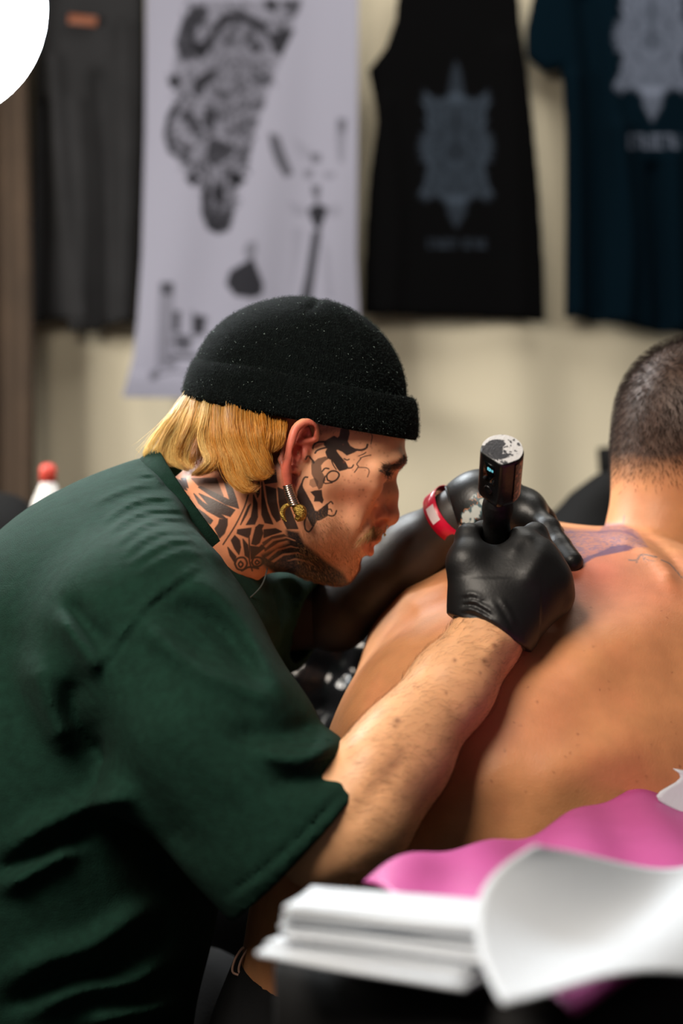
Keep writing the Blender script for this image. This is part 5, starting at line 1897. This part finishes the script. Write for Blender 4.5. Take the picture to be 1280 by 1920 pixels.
def loft(secs):
    V, n_ = [], 72
    for k, h in secs:
        for (x, y) in outline(k):
            V.append(mz + maxis * h + mu * x + mv * y)
    Q = np.array([(i * n_ + s, i * n_ + (s + 1) % n_, (i + 1) * n_ + (s + 1) % n_, (i + 1) * n_ + s) for i in range(len(secs) - 1) for s in range(n_)])
    return np.array(V), [Q, np.array([list(range(n_))[::-1]]), np.array([[(len(secs) - 1) * n_ + s for s in range(n_)]])]


hb = ML - 0.0545
V, F = loft([(0.62, hb - .0035), (0.78, hb - .001), (0.93, hb + .003), (1.0, hb + .008), (1.0, hb + .02), (1.0, hb + .035), (1.0, ML - .004), (0.985, ML - .0015), (0.95, ML)])
px_, py_ = (V - mz) @ mu, (V - mz) @ mv
wn = vnoise(V, 420, 9, 3)
mc = np.tile(srgb(16, 16, 18), (len(V), 1))
obj('housing', V, F, M_mach, machine)
# worn side: a thin skin of rubbed copper-coloured paint on the right edge
Vw, cw_ = [], []
NA, NH = 60, 60
for i in range(NA):
    a = -0.95 + 1.15 * i / (NA - 1)
    for j in range(NH):
        h = hb + .006 + (ML - .004 - hb - .006) * j / (NH - 1)
        Vw.append(mz + maxis * h + (mu * math.cos(a) + mv * math.sin(a)) * (R0 + .00025))
Vw = np.array(Vw)
wn = vnoise(Vw, 300, 9, 4) + 0.30 * np.repeat(np.linspace(-0.5, .5, NA), NH)
cw_ = np.where((wn > 0.52)[:, None], srgb(150, 104, 82)[None], srgb(18, 17, 17)[None])
Fw = np.array([(i * NH + j, (i + 1) * NH + j, (i + 1) * NH + j + 1, i * NH + j + 1) for i in range(NA - 1) for j in range(NH - 1)])
obj('worn_side', Vw, Fw, M_worn, machine, col=cw_)
# top cap: worn silver ring and dark centre disc
NR, NT = 26, 72
Vt = [mz + maxis * (ML + .0004 + 0.0006 * (1 - (i / (NR - 1)) ** 2)) + mu * x * i / (NR - 1) + mv * y * i / (NR - 1) for i in range(NR) for (x, y) in outline(0.955)]
Vt = np.array(Vt)
rr = np.repeat(np.arange(NR) / (NR - 1), NT)
sx_, sy_ = (Vt - mz) @ mu / R0, (Vt - mz) @ mv / R0
wn = vnoise(Vt, 330, 12, 3)
disc = np.hypot(sx_ + 0.20, sy_ + 0.02) < 0.66
left = (sx_ < -0.62) & (sy_ < 0.25)
silver = (~disc & ~left & (wn > 0.36)) | (disc & (sx_ - sy_ * 0.2 > 0.05 + 0.5 * (wn - .5)) & (sy_ > -0.32) & (wn > 0.42))
ct = np.where(silver[:, None], srgb(196, 196, 198)[None], srgb(52, 53, 58)[None])
Ft = np.array([(i * NT + s, i * NT + (s + 1) % NT, (i + 1) * NT + (s + 1) % NT, (i + 1) * NT + s) for i in range(NR - 1) for s in range(NT)])
obj('top_cap', Vt, Ft, M_worn, machine, col=ct)
# facet with display, digits and button
fn_ = -0.72 * mu - 0.69 * mv
fn_ /= np.linalg.norm(fn_)
ft = np.cross(maxis, fn_)
fcn = mz + fn_ * (0.80 * R0 + .0002)
RF = np.stack([ft, fn_, maxis], 1)
V, F = box(fcn + maxis * (ML - .017), (.0062, .0003, .0105), RF, .0002)
disp = obj('display', V, F, M_glass, machine, smooth=False)
seg = []
for (u0, h0, du, dh) in ((-.0012, -.0125, .0004, .0014), (.0014, -.0125, .0004, .0014), (.0001, -.0113, .0012, .0003), (.0001, -.0137, .0012, .0003), (-.0034, -.0116, .0009, .0003), (-.0034, -.0130, .0009, .0003)):
    seg.append(box(fcn + fn_ * .0004 - ft * u0 + maxis * (ML + h0), (du, .0001, dh), RF))
V, F = join(*seg)
obj('digits', V, F, M_led, disp, smooth=False)
V, F = lathe([(.0042, 0), (.0042, .0006), (.0036, .001), (.002, .0004)], fcn + maxis * (ML - .037), fn_, 24)
obj('button', V, F, M_mach, machine)
# grip wrapped in ridged tape
pr = [(.0094, hb - .002), (.0098, hb - .006)]
for i in range(48):
    h = hb - .008 - i * .00115
    pr += [(.0122 + .0009 * math.sin(i * .21) + .00035, h), (.0122 + .0009 * math.sin(i * .21) - .00015, h - .0006)]
pr += [(.0112, pr[-1][1] - .002), (.0085, pr[-1][1] - .006), (.0060, pr[-1][1] - .014), (.0032, pr[-1][1] - .024)]
V, F = lathe(pr, mz, maxis, 40)
V2 = V[:, :]
obj('grip', V, F, M_grip, machine)
nb = mz + maxis * pr[-1][1]
V, F = lathe([(.0030, .002), (.0024, -.006), (.0008, -.014), (.0003, -.026)], nb, maxis, 14)
obj('needle_tip', V, F, M_silver, machine)
# ------------------------------------------------------------------ the client, bare back, leaning forward
client = empty('person', W(760, 960, 1.36) * np.array([1, 1, 0]))
props(client, 'shirtless client with short brown hair leaning forward, back to the camera', 'person')
c = Vol(W(430, 1990, 1.15) - np.array([0, .02, .0]), W(1500, 1000, 1.75) + np.array([0, .02, .25]), 0.0040)
C0, C1, C2, C3 = W(698, 1960, 1.33), W(778, 1690, 1.305), W(955, 1445, 1.320), W(1080, 1250, 1.395)
c.add(cone(C0, C1, .142, .138), 0)
c.add(cone(C1, C2, .138, .150, 1.08), .04)
c.add(cone(C2, C3, .150, .135), .04)
c.add(cone(W(930, 1640, 1.315), W(1130, 1440, 1.335), .14, .15), .06)               # near flank
c.add(cone(W(1130, 1440, 1.345), W(1290, 1330, 1.37), .15, .14), .06)
c.add(cone(W(890, 1200, 1.55), W(1000, 1115, 1.56), .080, .080), .05)              # far shoulder
c.add(cone(W(1010, 1176, 1.50), W(1165, 1152, 1.465), .080, .075), .05)             # upper back
c.add(cone(W(1185, 1168, 1.46), W(1400, 1300, 1.36), .075, .095), .05)             # near shoulder
c.add(cone(W(1400, 1300, 1.36), W(1560, 1440, 1.33), .085, .07), .05)
c.add(cone(W(900, 1185, 1.53), W(835, 1385, 1.40), .085, .092), .07)
c.add(cone(W(870, 1250, 1.46), W(985, 1165, 1.48), .088, .088), .06)               # far side of the rib cage
c.add(cone(W(1156, 1034, 1.455), W(1310, 1152, 1.390), .024, .034), .010)           # roll of the nape in front of the neck
# muscles of the back
PU = [
    ([(680, 1340), (760, 1240), (850, 1150), (930, 1080)], 26, -.007),               # hollow beside the spine, far side
    ([(640, 1400), (705, 1300), (790, 1190)], 22, .004),
    ([(960, 1320), (1020, 1220), (1100, 1150), (1180, 1110)], 34, -.002),
    ([(1080, 1260), (1150, 1200), (1260, 1180)], 44, .006),                          # shoulder blade
    ([(1060, 1330), (1180, 1300), (1280, 1310)], 40, -.003),
    ([(1000, 1480), (1100, 1420), (1220, 1400)], 36, .006),
    ([(820, 1600), (880, 1500), (960, 1420)], 34, .005),
    ([(760, 1130), (800, 1110), (850, 1085)], 20, .006),
    ([(1130, 988), (1200, 1003), (1250, 1040), (1290, 1090)], 7, -.003),            # crease at the nape
    ([(1140, 1000), (1195, 1020), (1240, 1060), (1270, 1110)], 11, .006),
]
for pts, wd, hg in PU:
    c.push(crease(pts, wd, hg, 1.0, 1.75))
c.add(cone(W(1228, 1070, 1.485), W(1264, 895, 1.50), .061, .0590), .007)            # neck
c.add(cone(W(1264, 895, 1.50), W(1292, 860, 1.50), .0590, .064), .02)
c.add(ell(W(1312, 800, 1.50), (.0875, .080, .092), rot('Y', -6)), .03)              # skull
c.add(ell(W(1395, 905, 1.50), (.05, .055, .075)), .03)                              # face, turned away
c.add(cone(W(1480, 880, 1.50), W(1478, 905, 1.50), .009, .012), .015)
for s_ in (-1, 1):
    c.add(ell(W(1340, 850, 1.50) + P3((0, .078 * s_, 0)), (.012, .006, .028), rot('Z', 15 * s_)), .006)
V, F = c.mesh()
M_skin2 = mat('client_skin', attr=True, rough=0.52, sss=0.12, noise=(40, 0.10), bump=[(500, 0.12, (1, 1, 1)), (120, 0.08, (1, 1, 1))], spec=0.4)
cb = obj('body', V, F, M_skin2, client)
subdivide(cb, 1)
P = coords(cb)
px, py = pix(P)
front = P[:, 1] < 1.60
col = np.tile(srgb(196, 135, 91), (len(P), 1))


def mix2(m, cc, k=1.0):
    global col
    w = np.clip(np.asarray(m, float) * k, 0, 1)[:, None]
    col = col * (1 - w) + np.asarray(cc)[None, :] * w


mix2(vnoise(P, 14, 31) > 0, srgb(196, 135, 91))
mix2(np.clip(vnoise(P, 18, 32) - .45, 0, 1) * 2, srgb(206, 122, 90), 0.6)
for (x, y, r, k) in ((1105, 1075, 40, .55), (1060, 1085, 22, .6), (1150, 1060, 40, .3), (1220, 1120, 60, .25)):
    mix2(np.exp(-((px - x) ** 2 + (py - y) ** 2) / (2 * r * r)) * front, srgb(208, 104, 88), k)
c7 = lambda p: (1020 + p[0] / 4.923, 920 + p[1] / 4.923)
wash = [('p', [(-60, 340), (510, 370), (560, 300), (700, 300), (850, 370), (960, 520), (820, 520), (760, 500), (600, 540), (480, 590), (330, 640), (130, 500), (-60, 460)], 1)]
wn = vnoise(P, 520, 33, 3)
mix2(ink(px, py, wash, 3, c7) * front * (0.45 + 0.5 * np.clip((wn - .45) * 6, 0, 1)), srgb(112, 90, 116), 0.85)
mix2(ink(px, py, [('p', [(320, 640), (480, 580), (620, 515), (760, 498), (830, 525), (780, 552), (600, 588), (470, 615), (340, 690)], 1), ('l', [(500, 385), (640, 370), (780, 390), (860, 440)], 22, .7),
                  ('p', [(740, 360), (820, 350), (830, 420), (760, 410)], .5), ('l', [(60, 385), (250, 380), (500, 385)], 10, .5), ('l', [(130, 460), (220, 390)], 8, .6)], 1.6, c7) * front, srgb(82, 62, 100), 0.85)
mix2(ink(px, py, [('l', [(780, 640), (850, 640), (900, 590), (1040, 612)], 12, 1), ('l', [(850, 665), (862, 638)], 10, 1), ('l', [(930, 660), (918, 625)], 10, 1), ('l', [(900, 600), (960, 640), (1020, 650)], 9, .8),
                  ('l', [(1080, 640), (1150, 670), (1200, 720), (1270, 805)], 11, .9), ('l', [(738, 235), (730, 300)], 14, .9)], 1.2, c7) * front, srgb(92, 96, 98), 0.8)
for i in range(40):
    mx, my, r = rng.uniform(900, 1280), rng.uniform(1120, 1500), rng.uniform(0.8, 1.8)
    mix2(np.exp(-((px - mx) ** 2 + (py - my) ** 2) / (2 * r * r)) * front, srgb(120, 66, 44), 0.6)
# scalp shows dark through the clipped hair
isH = (P[:, 2] > W(0, 945, 1.5)[2]) & (P[:, 0] > W(1120, 0, 1.5)[0]) & (np.abs(P[:, 1] - 1.5) < .12)
hl = np.clip((910 - py) / 60 + 0.25 * (vnoise(P, 50, 35) - .5), 0, 1) * isH * (P[:, 0] < W(1400, 0, 1.5)[0])
mix2(hl, srgb(42, 31, 26), 0.92)
add_col(cb.data, col)
# clipped hair
pN = normals(cb)
Q_, N_ = surf_scatter(cb, 14000, lambda p, n_: ((p[:, 2] > W(0, 925, 1.5)[2]) & (p[:, 0] > W(1120, 0, 1.5)[0]) & (p[:, 0] < W(1420, 0, 1.5)[0]) & (np.abs(p[:, 1] - 1.5) < .12)) * np.clip((925 - pix(p)[1]) / 90, 0, 1) + 1e-9)
hl_ = np.clip((900 - pix(Q_)[1]) / 230, 0.12, 1.0)[:, None]
dr = np.array([0.35, 0, -0.8]) + rng.normal(0, .25, Q_.shape)
dr -= N_ * (dr * N_).sum(1, keepdims=True)
dr /= np.linalg.norm(dr, axis=1, keepdims=True)
path = np.stack([Q_ + (.004 + .010 * hl_) * (q * dr * .8 + q * N_ * .55) for q in np.linspace(0, 1, 4)], 1)
V, F, sid, tp = strands(path, .00017, .00007)
M_clip = mat('clipped_hair', attr=True, rough=0.8, spec=0.1)
m = np.random.default_rng(4).random(len(Q_))[sid][:, None]
props(obj('hair', V, F, M_clip, client, col=srgb(22, 15, 12)[None] * (1 - m) + srgb(54, 41, 33)[None] * m), 'short brown clipped hair', kind='stuff')
# shorts
sh = Vol(C0 - np.array([.2, .25, .42]), C0 + np.array([.52, .25, .11]), 0.009)
sh.add(cone(C0 + P3((0, 0, -.02)), W(770, 1830, 1.32), .158, .158))
for s_ in (-1, 1):
    sh.add(cone(C0 + P3((0.02, .09 * s_, -.05)), C0 + P3((.42, .13 * s_, -.12)), .105, .09), .05)
sh.keep(W(760, 1822, 1.32), P3((0.12, 0, 1)), .004)
V, Q = sh.mesh()
obj('shorts', V, Q, M_black, client)
for s_ in (-1, 1):
    kn = C0 + P3((.42, .13 * s_, -.12))
    l_ = Vol((kn[0] - .14, kn[1] - .1, -.01), (kn[0] + .16, kn[1] + .1, kn[2] + .1), .009)
    chain(l_, [(kn, .07), ((kn[0] + .0, kn[1], .3), .058), ((kn[0] - .03, kn[1], .08), .04)], .03)
    V, Q = l_.mesh()
    obj('lower_leg', V, Q, M_black, client)
    l_ = Vol((kn[0] - .14, kn[1] - .07, -.01), (kn[0] + .22, kn[1] + .07, .14), .007)
    l_.add(cone((kn[0] - .06, kn[1], .05), (kn[0] + .13, kn[1], .035), .045, .033))
    l_.add(cone((kn[0] - .03, kn[1], .06), (kn[0] - .03, kn[1], .11), .045, .043), .02)
    l_.keep((0, 0, 0), (0, 0, -1))
    V, Q = l_.mesh()
    obj('shoe', V, Q, M_blk, client)
# drawstring loop at the waist
for k_, off in ((0, 0), (1, 12)):
    V, F = tube(catmull([W(452 + off, 1830, 1.28), W(436 + off, 1822, 1.28), W(440 + off, 1800, 1.28), W(452 + off, 1780, 1.28), W(458 + off, 1776, 1.28)], 20), .0012, 6)
    obj('drawstring', V, F, mat('pale_cord', color=srgb(190, 150, 130), rough=0.5), client)
# chair the client leans on
ch = empty('client_chair', (C0[0] + .3, C0[1], 0))
props(ch, 'black padded chair the client sits on', 'chair')
zs_ = C0[2] - .05 - .105 - .02
V, F = box((C0[0] + .08, C0[1], zs_ - .03), (.20, .20, .035), None, .02)
obj('seat', V, F, M_blk, ch)
V, F = tube([(C0[0] + .08, C0[1], zs_ - .06), (C0[0] + .08, C0[1], .05)], .03, 16)
obj('column', V, F, M_blk, ch)
V, F = lathe([(.17, 0), (.17, .02), (.05, .05)], (C0[0] + .08, C0[1], 0), n=28)
obj('base', V, F, M_blk, ch)
stool = empty('stool', (W(60, 0, YH)[0], YH, 0))
props(stool, 'black round stool under the tattoo artist', 'stool')
zz_ = W(60, 2060, YH)[2] - .172
V, F = lathe([(.15, zz_ - .06), (.17, zz_ - .05), (.17, zz_ - .015), (.155, zz_)], (W(40, 0, YH)[0], YH, 0), n=32)
obj('seat', V, F, M_blk, stool)
V, F = tube([(W(40, 0, YH)[0], YH, zz_ - .06), (W(40, 0, YH)[0], YH, .04)], .025, 14)
obj('column', V, F, M_blk, stool)
V, F = lathe([(.17, 0), (.17, .02), (.04, .045)], (W(40, 0, YH)[0], YH, 0), n=28)
obj('base', V, F, M_blk, stool)
# ------------------------------------------------------------------ arm rest in front, with pink cover and paper towels
ZA = 0.876
aL = P3((0.633, 0.774, 0))
aS = P3((0.774, -0.633, 0))
A0 = P3((-0.046, 0.805, ZA))
arm = empty('arm_rest', (0.24, 1.0, 0))
props(arm, 'black padded arm rest in the foreground, wrapped in a pink sheet', 'arm rest')
RA = np.stack([aL, aS, P3((0, 0, 1))], 1)
LA_, LS_ = .62, .200
cen = A0 + aL * LA_ / 2 + aS * LS_ / 2
V, F = box(cen - P3((0, 0, .034)), (LA_ / 2, LS_ / 2, .030), RA, .012)
obj('pad', V, F, M_blk, arm)
V, F = tube([cen - P3((0, 0, .06)), P3((cen[0], cen[1], .05))], .022, 16)
obj('post', V, F, M_blk, arm)
V, F = lathe([(.15, 0), (.15, .02), (.04, .05)], (cen[0], cen[1], 0), n=28)
obj('base', V, F, M_blk, arm)
M_pink = mat('pink_sheet', color=srgb(172, 70, 134), rough=0.55, noise=(9, 0.10), bump=[(14, 0.5, (1, 1, 1)), (60, 0.15, (1, 1, 1))], spec=0.4)


def pinkf(u, v):
    ll = 0.105 * (1 - v) + (LA_ - 0.10) * u
    ss = -0.008 + (LS_ + 0.010) * v
    base_ = A0[None] + ll[:, None] * aL[None] + ss[:, None] * aS[None]
    drop = -0.002 * np.clip((np.abs(v - .5) - .455) / .045, 0, 1) ** 1.5
    up = 0.004 * np.sin(u * 13 + v * 3) * np.sin(v * 6 + 1) + 0.003 * np.sin(u * 29 + v * 11) + .009 + 0.007 * np.exp(-((u - .10) / .10) ** 2 - ((v - .03) / .12) ** 2) * 1
    lift = .004 * np.exp(-(v / .22) ** 2) * np.clip(u * 1.2, 0, 1)
    base_[:, 2] += (drop * (1 - np.exp(-(v / .1) ** 2)) + up + lift)
    return base_


V, F, u_, v_ = sheet(pinkf, 90, 60, 0.0012)
obj('pink_sheet', V, F, M_pink, arm)

M_paper = mat('paper_towel', color=srgb(188, 194, 202), rough=0.9, noise=(5, 0.03), bump=[(300, 0.15, (1, 1, 1))], spec=0.2)
# a pile of folded towels, fanned a little: each one a thing
r4 = np.random.default_rng(12)
NP = 9
ORD = ['lowest white paper towel of the pile, its corner sticking out to the left', 'second lowest towel of the white paper pile on the arm rest', 'third towel from the bottom of the white paper pile',
       'fourth towel from the bottom of the white paper pile', 'middle towel of the white paper pile on the arm rest', 'fourth towel from the top of the white paper pile', 'third towel from the top of the white paper pile',
       'second towel from the top of the white paper pile', 'topmost folded white paper towel of the pile on the arm rest']
for i in range(NP):
    q = i / (NP - 1)
    yaw = math.radians(-29 + 11 * q) + r4.normal(0, .02)
    d2 = P3((math.cos(yaw), math.sin(yaw), 0))
    d1 = P3((math.sin(yaw), -math.cos(yaw), 0))               # toward the camera
    o0 = P3((-0.014, 0.806, 0)) + d2 * r4.normal(0, .004) + d1 * (.006 * (1 - q) + r4.normal(0, .002))
    if i == 0:
        o0 = o0 - d2 * .006 + d1 * .004
    Lx, Ly = .118 + r4.normal(0, .003), .046 + r4.normal(0, .002)
    z0 = ZA + .0085 + i * .0027

    def tw(u, v, o0=o0, d1=d1, d2=d2, Lx=Lx, Ly=Ly, z0=z0, i=i):
        b_ = o0[None] + (u * Lx)[:, None] * d2[None] + (v * Ly)[:, None] * d1[None]
        b_[:, 2] = z0 + .0008 * np.sin(u * 5 + i) * np.sin(v * 4 + i * 2)
        return b_
    V, F, u_, v_ = sheet(tw, 14, 14, 0.0025)
    V[:, 2] -= 0 if True else 0
    props(obj('paper_towel', V, F, M_paper), ORD[i], 'paper towel', 'paper towels in the pile')


# a large loose towel thrown over the pile, one corner standing up
def big(u, v):
    P00, P10, P01, P11 = P3((.104, .765, .934)), P3((.27, .90, .898)), P3((.072, .634, .896)), P3((.232, .742, .877))
    b_ = P00[None] * ((1 - u) * (1 - v))[:, None] + P10[None] * (u * (1 - v))[:, None] + P01[None] * ((1 - u) * v)[:, None] + P11[None] * (u * v)[:, None]
    e = (1 - u) ** 3
    b_ = b_ + P3((-.020, .020, -.004))[None] * (e * np.sin(v * math.pi))[:, None]
    b_[:, 2] += .007 - .016 * np.sin(np.clip(u * 1.3, 0, 1) * math.pi) * (1 - v) * .8 + .004 * np.sin(u * 7 + v * 5)
    b_ = b_ + P3((.0, .022, 0))[None] * ((1 - u) * np.clip(v - .7, 0, 1) ** 2 * 3)[:, None] * 0.4
    return b_


V, F, u_, v_ = sheet(big, 44, 44, 0.0014)
props(obj('paper_towel', V, F, M_paper), 'large loose white paper towel draped over the pile with a raised corner', 'paper towel')
# a torn paper corner at the right edge
c_ = W(1300, 1500, 1.12)


def torn(u, v):
    return np.stack([c_[0] - .018 + .06 * u + .010 * np.sin(v * 9) * (1 - u), c_[1] + .01 * v, c_[2] - .022 + .045 * v - .010 * u * v], 1)


V, F, u_, v_ = sheet(torn, 14, 14, .001)
props(obj('paper_scrap', V, F, M_paper), 'torn white paper corner at the right edge above the pink sheet', 'paper')
